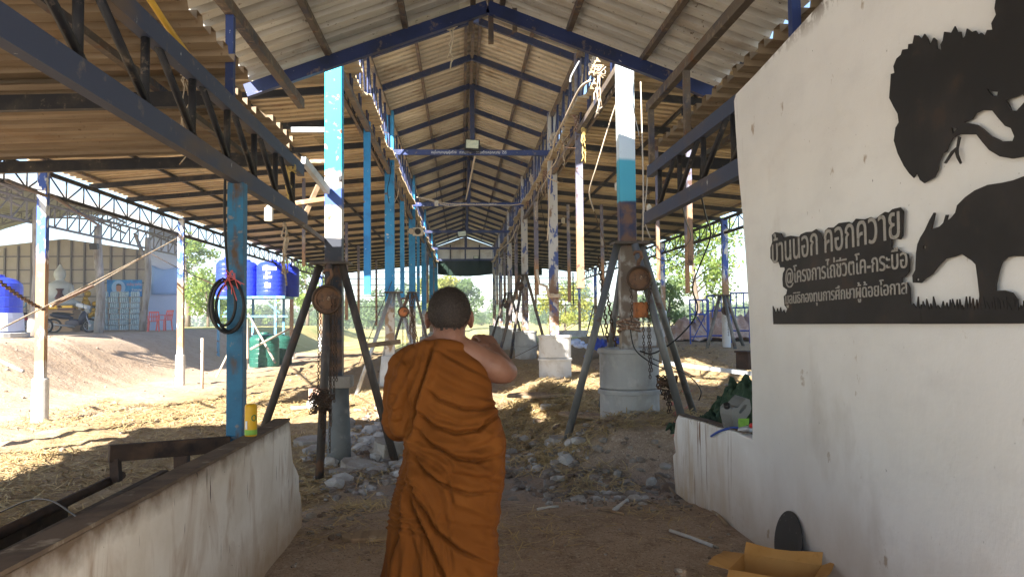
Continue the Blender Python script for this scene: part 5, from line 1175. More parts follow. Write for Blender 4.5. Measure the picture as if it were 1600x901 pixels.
# stacked packs of bottled water
def bottle_pack(p, label):
    t = thing('water_bottle_pack', label, 'bottle pack', p, 'shrink wrapped packs of water bottles stacked before the banner')
    mb = MB()
    for i in range(4):
        for j in range(2):
            mb.lathe([(.038, .0), (.04, .02), (.036, .10), (.04, .13), (.034, .175), (.016, .205)], 7, V(p)+V(-.135+.09*i, -.05+.1*j, .005))
    mb.build('bottles', M['bottle'], t)
    mb = MB()
    for i in range(4):
        for j in range(2): mb.lathe([(.017, .206), (.017, .232)], 6, V(p)+V(-.135+.09*i, -.05+.1*j, .005))
    mb.build('caps', M['bottlecap'], t)
    mb = MB(); mb.box(V(p)+V(0, 0, .004), (.385, .22, .006)); mb.build('wrap_base', M['bottlecap'], t)
    return t
Yp = 34.2; xa, xb = at(137, 500, Yp).x, at(219, 500, Yp).x; zb = max(g1((xa+xb)/2, Yp), g1(xa, Yp), g1(xb, Yp))+.02
ncol = int((xb-xa)/.40); p0 = None; st = (xb-xa)/ncol
for r_ in range(7):
    for c_ in range(ncol):
        if r_ >= 5 and c_ < 1: continue
        pos = V(xa+(c_+.5)*st+.02*math.sin(r_*3+c_), Yp+.03*math.sin(r_*5+c_*2), zb+r_*.245)
        if p0 is None: p0 = bottle_pack(pos, 'shrink wrapped pack of water bottles in the big stack in the shed')
        else: dup(p0, pos)
# red plastic chairs
def chair(p, rz, label):
    t = thing('plastic_chair', label, 'chair', p, 'red plastic chairs before the shed panel'); p = V(p); rm = Matrix.Rotation(rz, 3, 'Z')
    def w(x, y, z): return p+rm @ V(x, y, z)
    mb = MB(); mb.add([w(-.21, -.21, .43), w(.21, -.21, .43), w(.19, .2, .42), w(-.19, .2, .42), w(-.21, -.21, .455), w(.21, -.21, .455), w(.19, .2, .445), w(-.19, .2, .445)], [(3, 2, 1, 0), (4, 5, 6, 7), (0, 1, 5, 4), (1, 2, 6, 5), (2, 3, 7, 6), (3, 0, 4, 7)]); mb.build('seat', M['redsoft'], t)
    for x, y in ((-.19, -.19), (.19, -.19), (-.17, .19), (.17, .19)):
        mb = MB(); mb.bar(w(x*1.15, y*1.15, 0), w(x, y, .44), .045, .04); mb.build('leg', M['redsoft'], t)
    mb = MB()
    for x in (-.18, .18): mb.bar(w(x, .19, .44), w(x*.95, .27, .82), .04, .03)
    mb.bar(w(-.19, .272, .81), w(.19, .272, .81), .03, .07); mb.bar(w(-.18, .23, .63), w(.18, .23, .63), .02, .04)
    for x in (-.08, 0, .08): mb.bar(w(x, .20, .45), w(x, .268, .8), .035, .012)
    mb.build('backrest', M['redsoft'], t)
    for s_ in (-1, 1):
        mb = MB(); mb.tube([w(.19*s_, .2, .64), w(.225*s_, 0, .65), w(.215*s_, -.18, .62), w(.2*s_, -.19, .45)], .018, 6); mb.build('armrest', M['redsoft'], t)
    return t
SCH = 1.05
for px, rz, lb in ((240, .35, 'red plastic chair half hidden beside the blue shed panel'), (257, -.5, 'red plastic chair at the right end of the shed front')):
    p = at(px, 516, 31.5); p.z = g1(p.x, 31.5); chair(p, rz, lb)
# motorbikes
def motorbike(p, rz, label, paint):
    t = thing('motorbike', label, 'motorbike', p, 'motorbikes parked in the shed'); p = V(p); rm = Matrix.Rotation(rz, 3, 'Z')
    def w(x, y, z): return p+rm @ V(x, y, z)
    axv = rm @ V(0, 1, 0)
    for x in (-.62, .62):
        mb = MB(); mb.tube([w(x+.26*math.cos(a), 0, .29+.26*math.sin(a)) for a in np.linspace(0, 6.283, 25)[:-1]], .038, 8, closed=True); wh = mb.build('wheel', M['black'], t, smooth=True)
        mb = MB(); mb.tube([w(x+.215*math.cos(a), 0, .29+.215*math.sin(a)) for a in np.linspace(0, 6.283, 21)[:-1]], .012, 5, closed=True); mb.lathe([(.05, -.04), (.05, .04)], 10, w(x, 0, .29), ax=axv)
        for k in range(10): mb.tube([w(x, 0, .29), w(x+.21*math.cos(k*.628), 0, .29+.21*math.sin(k*.628))], .005, 3)
        mb.build('rim', M['chrome'], wh)
    mb = MB(); mb.ball(w(.05, 0, .40), (.30, .11, .13), 12, 8, rm); mb.ball(w(-.02, .0, .32), (.17, .13, .13), 10, 8, rm); mb.build('engine', M['shedsteel'], t, smooth=True)
    mb = MB(); mb.ball(w(-.35, 0, .66), (.42, .11, .11), 14, 8, rm @ Matrix.Rotation(.16, 3, 'Y')); mb.ball(w(.36, 0, .60), (.13, .17, .32), 12, 8, rm @ Matrix.Rotation(.35, 3, 'Y')); mb.bar(w(.3, 0, .45), w(-.1, 0, .50), .14, .16); mb.build('fairing', M[paint], t, smooth=True)
    mb = MB(); mb.ball(w(-.30, 0, .765), (.40, .12, .055), 14, 6, rm @ Matrix.Rotation(.10, 3, 'Y')); mb.build('seat', M['black'], t, smooth=True)
    mb = MB(); mb.tube([w(.62, .06, .29), w(.42, .06, .85)], .025, 6); mb.tube([w(.62, -.06, .29), w(.42, -.06, .85)], .025, 6); mb.build('fork', M['chrome'], t)
    mb = MB(); mb.tube([w(.36, .33, .97), w(.42, .1, .94), w(.42, -.1, .94), w(.36, -.33, .97)], .017, 6)
    for s_ in (-1, 1): mb.tube([w(.40, .2*s_, .95), w(.38, .26*s_, 1.12)], .008, 4); mb.ball(w(.38, .27*s_, 1.14), (.015, .05, .035), 8, 6, rm)
    mb.build('handlebar', M['blackmat'], t)
    mb = MB(); mb.ball(w(.5, 0, .87), (.09, .11, .09), 10, 8, rm); mb.build('headlight', M['whiteplastic'], t, smooth=True)
    mb = MB(); mb.tube([w(.1, -.13, .25), w(-.3, -.15, .30), w(-.75, -.16, .38)], [.02, .04, .045], 8); mb.build('exhaust', M['chrome'], t, smooth=True)
    mb = MB(); mb.bar(w(-.72, 0, .62), w(-.95, 0, .40), .12, .02); mb.box(w(-.90, 0, .52), (.02, .2, .13), rm); mb.build('mudguard', M['whiteplastic'], t)
    return t
def mb_at(px, Y, rz, lb, paint):
    p = at(px, 516, Y); p.z = g1(p.x, Y); motorbike(p, rz, lb, paint)
mb_at(112, 30.5, .45, 'dark motorbike with a red front parked before the bottle stack', 'bikedark')
mb_at(40, 27.5, .9, 'red motorbike half behind the blue water tank', 'bikered')
mb_at(88, 34.0, .5, 'red motorbike glimpsed behind the blue and rust post', 'bikered')
# statue, table, vase, gilded things, carton
Ys = 33.5
p = at(88, 515, Ys); zg = g1(p.x, Ys)
tb = thing('altar_table', 'carton covered altar table below the white statue', 'table', (p.x, Ys, zg))
a, b = at(60, 500, Ys).x, at(120, 500, Ys).x
mb = MB(); mb.box(((a+b)/2, Ys, zg+.47), (b-a, .7, .94)); mb.build('table_skirt', M['boxbeige'], tb, bevel=.02)
mb = MB(); mb.box(((a+b)/2+.3, Ys-.1, zg+1.05), ((b-a)*.62, .5, .18)); mb.build('gilded_tray', M['gold'], tb, bevel=.03)
mb = MB(); mb.box(((a+b)/2+.55, Ys-.36, zg+.97), (.7, .1, .1)); mb.build('red_edge', M['vase'], tb)
tp_ = zg+1.15
st_ = thing('seated_statue', 'white seated meditating statue on the altar in the shed', 'statue', (at(90, 480, Ys).x, Ys+.1, tp_))
sx = at(90, 480, Ys).x; k = .031*1.0
mb = MB(); y_ = Ys+.15
def zz_(py): return at(90, py, Ys).z
mb.lathe([(.05, zz_(477)), (.78, zz_(476)), (.80, zz_(472)), (.60, zz_(468)), (.50, zz_(462)), (.47, zz_(456)), (.50, zz_(449)), (.48, zz_(444)), (.34, zz_(441)), (.18, zz_(438)), (.15, zz_(436)), (.20, zz_(434)), (.235, zz_(430)), (.235, zz_(426)), (.20, zz_(422)), (.12, zz_(419)), (.10, zz_(417)), (.05, zz_(414)), (.01, zz_(411))], 20, (sx, y_, 0))
for s_ in (-1, 1): mb.tube([(sx+.45*s_, y_, zz_(446)), (sx+.56*s_, y_-.1, zz_(458)), (sx+.40*s_, y_-.35, zz_(467)), (sx+.05*s_, y_-.5, zz_(469))], [.13, .12, .1, .08], 8)
for s_ in (-1, 1): mb.tube([(sx+.2*s_, y_, zz_(472)), (sx+.75*s_, y_-.35, zz_(473)), (sx+.1*s_, y_-.6, zz_(473))], [.18, .17, .12], 8)
mb.build('statue_body', M['statue'], st_, smooth=True)
mb = MB(); mb.lathe([(.05, 0), (.14, .03), (.08, .1), (.16, .3), (.20, .45), (.10, .62), (.09, .72), (.17, .82), (.15, .82)], 16, (at(99, 480, Ys).x, Ys-.3, zz_(481))); tag(mb.build('vase', M['vase'], smooth=True), 'dark red glazed vase beside the white statue', 'vase')
mb = MB(); c = at(81, 470, Ys); mb.lathe([(.22, -.5), (.30, -.3), (.28, .2), (.15, .5), (.02, .62)], 14, c); tag(mb.build('gilded_urn', M['gold'], smooth=True), 'gold urn half hidden behind the blue and rust post', 'urn')
c = at(140, 474, 34.0); mb = MB()
for i in range(9): mb.ball(c+V(random.uniform(-.28, .3), random.uniform(-.1, .1), random.uniform(-.55, .45)), random.uniform(.1, .2), 8, 6)
tag(mb.build('gilded_ornament', M['gold'], smooth=True), 'lumpy gold wrapped ornament left of the bottle stack', 'ornament')
c = at(120, 502, 33.0); c.z = g1(c.x, 33.0)
mb = MB(); mb.tube([at(131, 516, 33), at(133, 500, 33), at(136, 489, 33)], [.16, .14, .05], 8); tag(mb.build('black_bag', M['blackmat'], smooth=True), 'tall black bag standing against the bottle stack', 'bag')
c = at(130, 478, 33); mb = MB(); mb.box(c, (.5, .3, .16), Matrix.Rotation(.3, 3, 'Y')); tag(mb.build('white_parcel', M['letter'], bevel=.03), 'white parcel perched behind the dark motorbike', 'parcel')
t = thing('wire_stand', 'thin wire stand beside the altar in the shed', 'stand', at(33, 490, 33))
mb = MB(); mb.tube([at(30, 500, 33), at(31, 464, 33), at(40, 463, 33), at(42, 500, 33)], .035, 6); mb.build('frame', M['shedsteel'], t)
mb = MB(); mb.tube([at(36+4.5*math.cos(a), 474+6*math.sin(a), 32.9) for a in np.linspace(0, 6.28, 18)[:-1]], .03, 5, closed=True); mb.build('ring', M['standblue'], t)

# ------------------------------------------------------------------ water tanks
def tank(p, r, h, m, label, label_marks=(), skirt=None, ribs=7, group='plastic water tanks'):
    t = thing('water_tank', label, 'water tank', p, group); p = V(p); pr = [(r*.97, 0)]
    for i in range(ribs):
        z0, z1 = h*.04+h*.8*i/ribs, h*.04+h*.8*(i+1)/ribs
        pr += [(r*.985, z0), (r, z0+.03), (r, z1-.03), (r*.985, z1)]
    pr += [(r*.97, h*.87), (r*.75, h*.95), (r*.35, h*.99), (r*.33, h*1.03), (.02, h*1.04)]
    mb = MB(); mb.lathe(pr, 36, p); mb.build('tank_shell', M[m], t, smooth=False)
    for (a, z, wd, ht) in label_marks:
        mb = MB(); n = 6
        q = []
        for i in range(n+1):
            an = a+(i/n-.5)*wd/r; q += [p+V((r+.008)*math.sin(an), -(r+.008)*math.cos(an), z-ht/2), p+V((r+.008)*math.sin(an), -(r+.008)*math.cos(an), z+ht/2)]
        mb.add(q, [(2*i, 2*i+2, 2*i+3, 2*i+1) for i in range(n)]); mb.build('sticker', M['letter'], t)
    return t
p = at(-9, 519, 21.5); p.z = g1(p.x, 21.5)-.02
tw = tank(p+V(0, 0, .16), .66, 1.55, 'tank', 'blue water tank on a round grey base at the left edge', ribs=4)
mb = MB(); mb.lathe([(.80, 0), (.84, .03), (.84, .14), (.80, .16)], 32, p-V(0, 0, .0)); mb.build('base_ring', M['conc'], tw)
mb = MB(); mb.lathe([(.675, .18), (.71, .2), (.69, .55), (.67, .7)], 32, p); mb.build('skirt', M['tankwhite'], tw)
Yt = 29.5
sl, sr = at(345, 500, Yt), at(452, 500, Yt); zt_ = at(420, 463, Yt).z
std = thing('tank_stand', 'pale blue steel stand carrying the blue water tanks', 'stand', ((sl.x+sr.x)/2, Yt, g1(sl.x, Yt)))
mb = MB(); mb.box(((sl.x+sr.x)/2, Yt, zt_-.05), (sr.x-sl.x, 1.5, .09)); mb.build('platform', M['standblue'], std)
for px in (350, 388, 437):
    for dy in (-.65, .65):
        a = at(px, 500, Yt).x; mb = MB(); mb.box((a, Yt+dy, (zt_+g1(a, Yt+dy))/2-.05), (.09, .09, zt_-g1(a, Yt+dy))); mb.build('leg', M['standblue'], std)
for (a, b) in ((410, 437), (383, 350)):
    mb = MB(); mb.bar(at(a, 466, Yt-.66), at(b, 489, Yt-.66), .06, .06); mb.build('brace', M['standblue'], std)
for py in (494,):
    mb = MB(); mb.bar(at(348, py, Yt-.6), at(450, py, Yt-.6), .07, .07); mb.build('cross_rail', M['standblue'], std)
tank(V(at(425, 463, Yt).x, Yt-.1, zt_), .55, at(425, 408, Yt).z-zt_, 'tank', 'big blue water tank with white stickers on the stand', ((.1, 1.05, .52, .14), (.02, .88, .16, .07), (0, .72, .30, .09), (.0, .4, .22, .16)))
tank(V(at(383, 463, Yt).x, Yt+.2, zt_), .42, at(383, 407, Yt).z-zt_, 'tank', 'blue water tank left of the stickered one, behind the outer post')
tank(V(at(358, 463, Yt).x, Yt-.2, zt_), .42, at(358, 405, Yt).z-zt_, 'tank', 'blue water tank glimpsed behind the hose coil')
tank(V(at(451, 463, Yt+1).x, Yt+1, zt_), .42, at(451, 414, Yt+1).z-zt_, 'tank', 'blue water tank at the right end of the stand')
p = at(413, 551, 26.5); p.z = g1(p.x, 26.5)-.02; tank(p, .50, 1.18, 'tankgreen', 'dark green water tank on the ground below the stand', ribs=6)
p = at(438, 545, 28.0); p.z = g1(p.x, 28.0)-.02; tank(p, .42, 1.1, 'tankgreen', 'second green water tank behind the first, right side')
for i, (px, a, b, Y, lb) in enumerate(((463, 400, 560, 31.8, 'pale pole beside the stand'), (477, 410, 540, 36, 'thin pale pole right of the stand'))): pass
# loose sticks and pipes by the left outer posts
def lstick(a, b, r, m, label): mb = MB(); mb.tube([a, b], r, 8); return tag(mb.build('leaning_stick', M[m], smooth=True), label, 'stick', 'sticks leaning by the left outer posts')
lstick(at(316, 600, 17.5)-V(0, 0, .1), at(316, 528, 17.5), .035, 'wire_pale', 'upright pale stick on the dirt left of the teal post')
lstick(at(430, 566, 22), at(388, 490, 24.5), .035, 'woodgrey', 'grey stick leaning before the green tank')
lstick(at(392, 545, 22), at(455, 512, 24), .035, 'wire_pale', 'pale stick lying aslant before the green tank')
lstick(at(386, 560, 23.5), at(386, 500, 25.2), .05, 'wire_pale', 'pale stick tied to the outer post before the green tank')
lstick(at(335, 590, 22)-V(0, 0, .1), at(360, 545, 22.6), .03, 'wire_pale', 'pale stick slanting behind the teal post')
lstick(at(0, 563, 13.2), at(36, 578, 12.9)-V(0, 0, .02), .03, 'galv', 'thin grey pipe lying on the dirt at the left edge')
c = at(486, 565, 13.5); c.z = g1(c.x, c.y)
mb = MB(); mb.lathe([(.06, 0), (.10, .03), (.11, .10), (.05, .15)], 14, c+V(0, 0, .05), ax=(.5, -.6, .5)); mb.tube([c+V(-.35, 0, .03), c+V(.1, .1, .03)], .03, 8); tag(mb.build('white_basin', M['concwhite'], smooth=True), 'white plastic basin on the sunlit straw', 'basin')

# ------------------------------------------------------------------ right side: tarp, timber, scaffolds, bank of broken wall
c = at(948, 546, 21.5); mb = MB(); n = 30; q = []
for i in range(n):
    for j in range(12):
        u, v = i/(n-1), j/11; x = c.x-.62+1.24*u; y = 21.2+.7*v
        q.append((x, y, g1(x, y)+.02+(.46+.07*math.sin(u*21+v*3)+.05*math.sin(u*43-v*9))*math.sin(math.pi*min(1, v*.9+.08))**.35*(1-abs(2*u-1)**6)))
mb.add(q, [(i*12+j, i*12+12+j, i*12+13+j, i*12+1+j) for i in range(n-1) for j in range(11)])
o = mb.build('blue_tarp', M['tarp'], smooth=True); tag(o, 'crumpled blue tarpaulin heap behind the large pedestal', 'tarpaulin'); o.modifiers.new('thick', 'SOLIDIFY').thickness = .01
mb = MB()
for k in range(3): mb.box(at(888, 524-k*3.2, 24.5)+V(.04*k, 0, 0), (1.1, .5, .065))
tag(mb.build('plank_stack', M['galv']), 'low stack of grey planks right of the chipped white post', 'planks')
mb = MB()
for k in range(14): rock(mb, V(*at(900+random.uniform(-12, 30), 538+random.uniform(-7, 6), 20.5)), random.uniform(.06, .14), 300+k, 1)
tag(mb.build('blue_rags', M['bluesheet'], smooth=False), 'heap of pale blue rags and rubble beside the tarpaulin', 'rags', kind='stuff')
a, b = at(1036, 566, 14.6), at(1185, 585, 13.2); mb = MB(); mb.bar(a, b, .09, .07); tag(mb.build('steel_channel', M['galv']), 'long galvanised channel lying on the straw by the white wall', 'channel')
c = at(1168, 563, 11.5); mb = MB(); mb.box(c, (.22, .3, .26), Matrix.Rotation(.3, 3, 'Z')); mb.box(c+V(-.02, -.02, .14), (.24, .32, .03), Matrix.Rotation(.3, 3, 'Z')); tag(mb.build('rusty_crate', M['trough'], bevel=.01), 'dark rusty crate at the edge of the white wall', 'crate')
def scaffold(px0, px1, pt, pb, Y, label, dyaw=0):
    a, b = at(px0, pb, Y), at(px1, pb, Y+dyaw); z1 = at(px0, pt, Y).z; z0 = min(a.z, b.z)-.1
    t = thing('scaffold_frame', label, 'scaffold', (a.x, Y, z0), 'blue scaffold frames at the right side')
    d = V(b.x-a.x, dyaw, 0); A = V(a.x, Y, 0); mb = MB(); r = .024
    for q in (0, 1): mb.tube([A+d*q+V(0, 0, z0), A+d*q+V(0, 0, z1)], r, 6)
    mb.build('uprights', M['scafblue'], t)
    mb = MB()
    for z in (z1, z1-.42, z0+.35): mb.tube([A+V(0, 0, z), A+d+V(0, 0, z)], r, 6)
    for q in (.3, .7): mb.tube([A+d*q+V(0, 0, z1), A+d*q+V(0, 0, z1-.42)], r*.8, 5)
    for q in (.25, .75): mb.tube([A+d*q+V(0, 0, z1-.42), A+d*q+V(0, 0, z0+.75)], r*.7, 5)
    mb.build('ladder_bars', M['scafblue'], t)
    return t, A, d, z0, z1
sA = scaffold(1079, 1108, 468, 538, 21.0, 'blue scaffold frame left of the grey tripod, nearest the tree', .5)
sB = scaffold(1106, 1138, 462, 538, 20.6, 'blue scaffold frame just behind the outer post and grey tripod', -.3)
sC = scaffold(1143, 1172, 458, 530, 21.0, 'blue scaffold frame right of the grey tripod by the white wall', -.4)
mb = MB(); mb.tube([at(1080, 480, 21), at(1112, 530, 20.7)], .016, 5); mb.tube([at(1108, 480, 20.8), at(1082, 532, 21)], .016, 5); tag(mb.build('cross_brace', M['scafblue']), 'thin crossed blue braces between two scaffold frames', 'brace')
# bank of earth and broken masonry behind the scaffolds
bk = MB(); n = 150; m_ = 22; q = []
xa = at(1030, 510, 23.5).x
for i in range(n):
    u = i/(n-1); x = xa+5.2*u; top = (.45+.5*sst(u*4))*(1+.16*math.sin(u*23)+.12*math.sin(u*57)+.07*math.sin(u*131))*sst((1-u)*9)*sst(u*12)
    for j in range(m_):
        v = j/(m_-1); y = 22.6+1.6*v+.12*math.sin(u*31+v*5)
        q.append((x, y, g1(x, y)-.05+float(top)*math.sin(math.pi*min(1, v*1.1+.02))**.6*.98+.05*wob(x*2, y*2, 4)+.03*wob(y*5, x*5, 4)))
bk.add(q, [(i*m_+j, i*m_+m_+j, i*m_+m_+1+j, i*m_+1+j) for i in range(n-1) for j in range(m_-1)])
o = bk.build('earth_bank', mat('pinkish earth bank', (.36, .24, .19), .95, [ly((.46, .37, .33), 3, .45, .6), ly((.25, .16, .11), 6, .55, .7)], bump=[(5, 1, (1, 1, 1), .1)]), smooth=False); struct(o)
mb = MB(); c = at(1008, 528, 20); mb.box((c.x, 20, c.z), (.5, .5, .42)); mb.box((c.x+.05, 19.95, c.z+.26), (.4, .4, .1), Matrix.Rotation(.3, 3, 'Z')); tag(mb.build('concrete_block', M['conc'], bevel=.02), 'grey concrete block pile behind the grey tripod leg', 'block')

# ------------------------------------------------------------------ trees
def leafcloud(mb, blobs, n, ls, seed):
    rr = np.random.default_rng(seed)
    wts = np.array([b[3]**2 for b in blobs]); wts /= wts.sum()
    for b, k in zip(blobs, rr.multinomial(n, wts)):
        d = rr.normal(size=(k, 3)); d /= np.linalg.norm(d, axis=1)[:, None]; rad = b[3]*(.35+.65*rr.random(k)**.5)*(1+.25*rr.normal(size=k))
        P = np.array(b[:3])+d*rad[:, None]*np.array([1, 1, .8]); A = rr.normal(size=(k, 3)); A /= np.linalg.norm(A, axis=1)[:, None]
        B = np.cross(A, rr.normal(size=(k, 3))); B /= np.linalg.norm(B, axis=1)[:, None]; L = ls*rr.uniform(.6, 1.4, k)
        for p, a, c, l in zip(P, A, B, L): mb.add([p-a*l, p+c*l*.45, p+a*l, p-c*l*.45], [(0, 1, 2, 3)])
def tree(x, y, h, spread, m, label, seed, n, ls, group=None, bare=.3, nb=14, zb=None, slim=1, cat='tree', nm='tree'):
    rr = random.Random(seed); z = (g1(x, y) if zb is None else zb)-.05
    t = thing(nm, label, cat, (x, y, z), group); mb = MB(); blobs = []
    r0 = h*.018+.03
    trunk = [V(x+.06*h*math.sin(q*3+seed)*q, y+.03*h*math.sin(q*4+seed*2)*q, z+h*.88*q) for q in np.linspace(0, 1, 7)]
    mb.tube(trunk, [r0*(1.25-1.1*q) for q in np.linspace(0, 1, 7)], 8)
    for k in range(nb):
        q = bare+(1-bare)*(k+.5)/nb; i = q*6; p = trunk[min(5, int(i))].lerp(trunk[min(6, int(i)+1)], i-int(i)) if int(i) < 6 else trunk[6]
        a = k*2.4+rr.uniform(-.5, .5); ln = spread*(.45+.55*math.sin(math.pi*min(1, (q-bare)/(1-bare)*.8+.2)))*rr.uniform(.6, 1.1)
        e = p+V(math.cos(a)*ln, math.sin(a)*ln, ln*rr.uniform(.15, .55)*slim); mid = p.lerp(e, .5)+V(0, 0, ln*.12)
        mb.tube([p, mid, e], [r0*.45*(1.1-q), r0*.3*(1.1-q), r0*.1], 5)
        blobs.append((*e, spread*rr.uniform(.24, .42))); blobs.append((*mid, spread*rr.uniform(.16, .3)))
    blobs.append((*trunk[6], spread*.3))
    mb.build('trunk', M['bark'], t, smooth=True)
    lb = MB(); leafcloud(lb, blobs, n, ls, seed); lb.build('crown', M[m], t)
    return t
p = at(1086, 520, 32); tree(p.x+.2, 32, 5.6, 1.75, 'leaf_a', 'bright green leafy tree behind the blue scaffolding', 3, 4200, .10, bare=.28, nb=18)
p = at(1045, 520, 30); tree(p.x, 30, 2.6, 1.0, 'leaf_b', 'low dark green bush beside the bright leafy tree', 5, 1300, .09, bare=.15, cat='bush', nm='bush')
p = at(293, 520, 56); tree(p.x, 56, 7.2, 2.0, 'leaf_a', 'tall slender tree beyond the right end of the shed', 8, 2600, .16, bare=.2, nb=16, slim=1.6)
p = at(325, 520, 52); tree(p.x, 52, 3.6, 1.7, 'leaf_a', 'small pale tree right of the tall slender one', 9, 1500, .15, bare=.2)
p = at(700, 500, 85); tree(p.x-1, 85, 6.6, 2.6, 'leaf_c', 'yellow green tree seen through the far end of the barn', 11, 2600, .24, bare=.2)
p = at(735, 500, 92); tree(p.x-1.5, 92, 6.4, 2.6, 'leaf_b', 'darker tree beside the yellow green one past the barn end', 12, 2400, .24, bare=.25)
p = at(882, 500, 62); tree(p.x, 62, 3.8, 2.2, 'leaf_c', 'yellow leafed shrub tree beyond the end rails', 13, 2200, .15, bare=.1)
p = at(480, 500, 60); tree(p.x, 60, 5.4, 2.4, 'leaf_a', 'pale green tree behind the stand and green tank', 14, 2200, .17, bare=.2)
# tree line across the field: three kinds, copied
kinds = [tree(60, 150, 6.5, 4.2, 'leaf_b', 'dark broad tree of the far tree line', 31, 1500, .38, 'trees lining the far field', bare=.05, zb=0),
         tree(70, 150, 8.5, 3.8, 'leaf_b', 'taller dark tree of the far tree line', 32, 1500, .36, 'trees lining the far field', bare=.1, zb=0),
         tree(50, 150, 5.5, 4.0, 'leaf_a', 'lighter green tree of the far tree line', 33, 1300, .36, 'trees lining the far field', bare=.05, zb=0)]
rr = random.Random(17)
for i in range(96):
    X = -75+150*(i+.5)/96+rr.uniform(-1.5, 1.5); Y = rr.uniform(112, 165); k = kinds[rr.choice([0, 0, 1, 2])]
    if -60 < X < -20 and Y < 120: Y += 20
    s_ = rr.uniform(.42, .75)
    if X > 0: s_ *= .75
    dup(k, V(X, Y, g1(X, Y)-.1), rz=rr.uniform(0, 6.28), sc=s_)
for k, (X, Y) in zip(kinds, ((-12, 130), (22, 140), (34, 128))): k.location = (X, Y, g1(X, Y)-.1)
mb = MB(); n = 120
for i in range(n):
    for (y0, h) in ((240, 9),):
        x = -220+440*i/(n-1); mb.ball((x, y0+rr.uniform(-12, 12), 1), (rr.uniform(3, 6), 4, h*rr.uniform(.5, 1.0)), 7, 5)
mb2 = MB(); leafcloud(mb2, [(-220+440*i/150, 225+rr.uniform(-10, 10), rr.uniform(0, 3), rr.uniform(2, 3.4)) for i in range(150)], 9000, .8, 44)
o = mb2.build('far_woods', M['leaf_b']); tag(o, 'far hazy wood along the horizon', 'woods', kind='stuff')
# small white house far off
t = thing('far_house', 'tiny pale house at the far tree line past the end rails', 'house', at(808, 494, 105)); c = at(808, 494, 105)
mb = MB(); mb.box(c, (3.2, 2, 1.3)); mb.build('wall', M['concwhite'], t); mb = MB(); mb.prism([(-1.9, .6), (1.9, .6), (0, 1.5)], lambda a, b, s_: c+V(a, s_, b), -1.2, 1.2); mb.build('roof', M['shedsteel'], t)

# the air: far things fade a little
mb = MB(); mb.box((0, 120, 12), (420, 600, 34)); hz = mb.build('haze', M['letter']); hz.data.materials.clear()
hm_ = bpy.data.materials.new('haze air'); hm_.use_nodes = True; t_ = hm_.node_tree; t_.nodes.clear()
o_ = t_.nodes.new('ShaderNodeOutputMaterial'); pv = t_.nodes.new('ShaderNodeVolumePrincipled'); pv.inputs['Color'].default_value = (.88, .93, 1, 1); pv.inputs['Density'].default_value = .0016; pv.inputs['Anisotropy'].default_value = .2
t_.links.new(pv.outputs[0], o_.inputs['Volume']); hz.data.materials.append(hm_); hz['kind'] = 'stuff'; hz['label'] = 'thin pale haze over the far field'; hz['category'] = 'haze'; NEAR.add('haze')

# ------------------------------------------------------------------ enlarge the surveyed part to its true size about (0, 0, 1.6)
SKIP = NEAR | {'camera', 'sun', 'ground'}
for o in list(COL.objects):
    if o.parent is None and o.name not in SKIP:
        o.location = CAM_LOC+(V(o.location)-CAM_LOC)*SC
        o.scale = V(o.scale)*SC

# ================================================================== the person in the robe (true size)
PX, PYY = -.05, 2.78
def limb(mb, pts, radii, n=18, sub=5):
    P = [V(p) for p in pts]; out = []; rr_ = []
    for i in range(len(P)-1):
        p0, p1, p2, p3 = P[max(i-1, 0)], P[i], P[i+1], P[min(i+2, len(P)-1)]
        for k in range(sub):
            t = k/sub; out.append(.5*((2*p1)+(p2-p0)*t+(2*p0-5*p1+4*p2-p3)*t*t+(3*p1-p0-3*p2+p3)*t**3)); rr_.append(radii[i]*(1-t)+radii[i+1]*t)
    out.append(P[-1]); rr_.append(radii[-1])
    d0 = (out[0]-out[1]).normalized(); d1 = (out[-1]-out[-2]).normalized()
    pre = [out[0]+d0*rr_[0]*q for q in (.92, .6)]; post = [out[-1]+d1*rr_[-1]*q for q in (.6, .92)]
    mb.tube(pre+out+post, [rr_[0]*.38, rr_[0]*.8]+rr_+[rr_[-1]*.8, rr_[-1]*.38], n)
def fuse(mb, name, m, parent, vox, smooth_it, hook=None, shade=True):
    me = bpy.data.meshes.new('tmp'); me.from_pydata(mb.v, [], mb.f); o = bpy.data.objects.new('tmp', me); COL.objects.link(o)
    r = o.modifiers.new('r', 'REMESH'); r.mode = 'VOXEL'; r.voxel_size = vox
    s = o.modifiers.new('s', 'SMOOTH'); s.iterations = smooth_it; s.factor = .5
    bpy.context.view_layer.update(); dg = bpy.context.evaluated_depsgraph_get()
    m2 = bpy.data.meshes.new_from_object(o.evaluated_get(dg)); bpy.data.objects.remove(o)
    co = np.empty(len(m2.vertices)*3); m2.vertices.foreach_get('co', co); co = co.reshape(-1, 3)
    no = np.empty(len(m2.vertices)*3); m2.vertices.foreach_get('normal', no); no = no.reshape(-1, 3)
    if hook is not None: co = hook(co, no); m2.vertices.foreach_set('co', co.ravel())
    m2.name = name; m2.materials.clear(); m2.materials.append(m); m2.polygons.foreach_set('use_smooth', [shade]*len(m2.polygons)); m2.update()
    q = bpy.data.objects.new(name, m2); COL.objects.link(q)
    if parent is not None: adopt(q, parent)
    return q, co, no
HC = V(PX+.005, PYY+.02, 1.612)            # centre of the head
body = MB()
body.ball(HC+V(0, -.008, .012), (.0755, .095, .092), 28, 20)           # skull
body.ball(HC+V(0, .035, -.045), (.060, .060, .075), 20, 14)            # face
body.ball(HC+V(0, .062, -.088), (.032, .026, .026), 14, 10)            # chin
body.ball(HC+V(0, .097, -.022), (.013, .016, .022), 12, 8); body.ball(HC+V(0, .104, -.034), (.017, .014, .011), 12, 8)   # nose
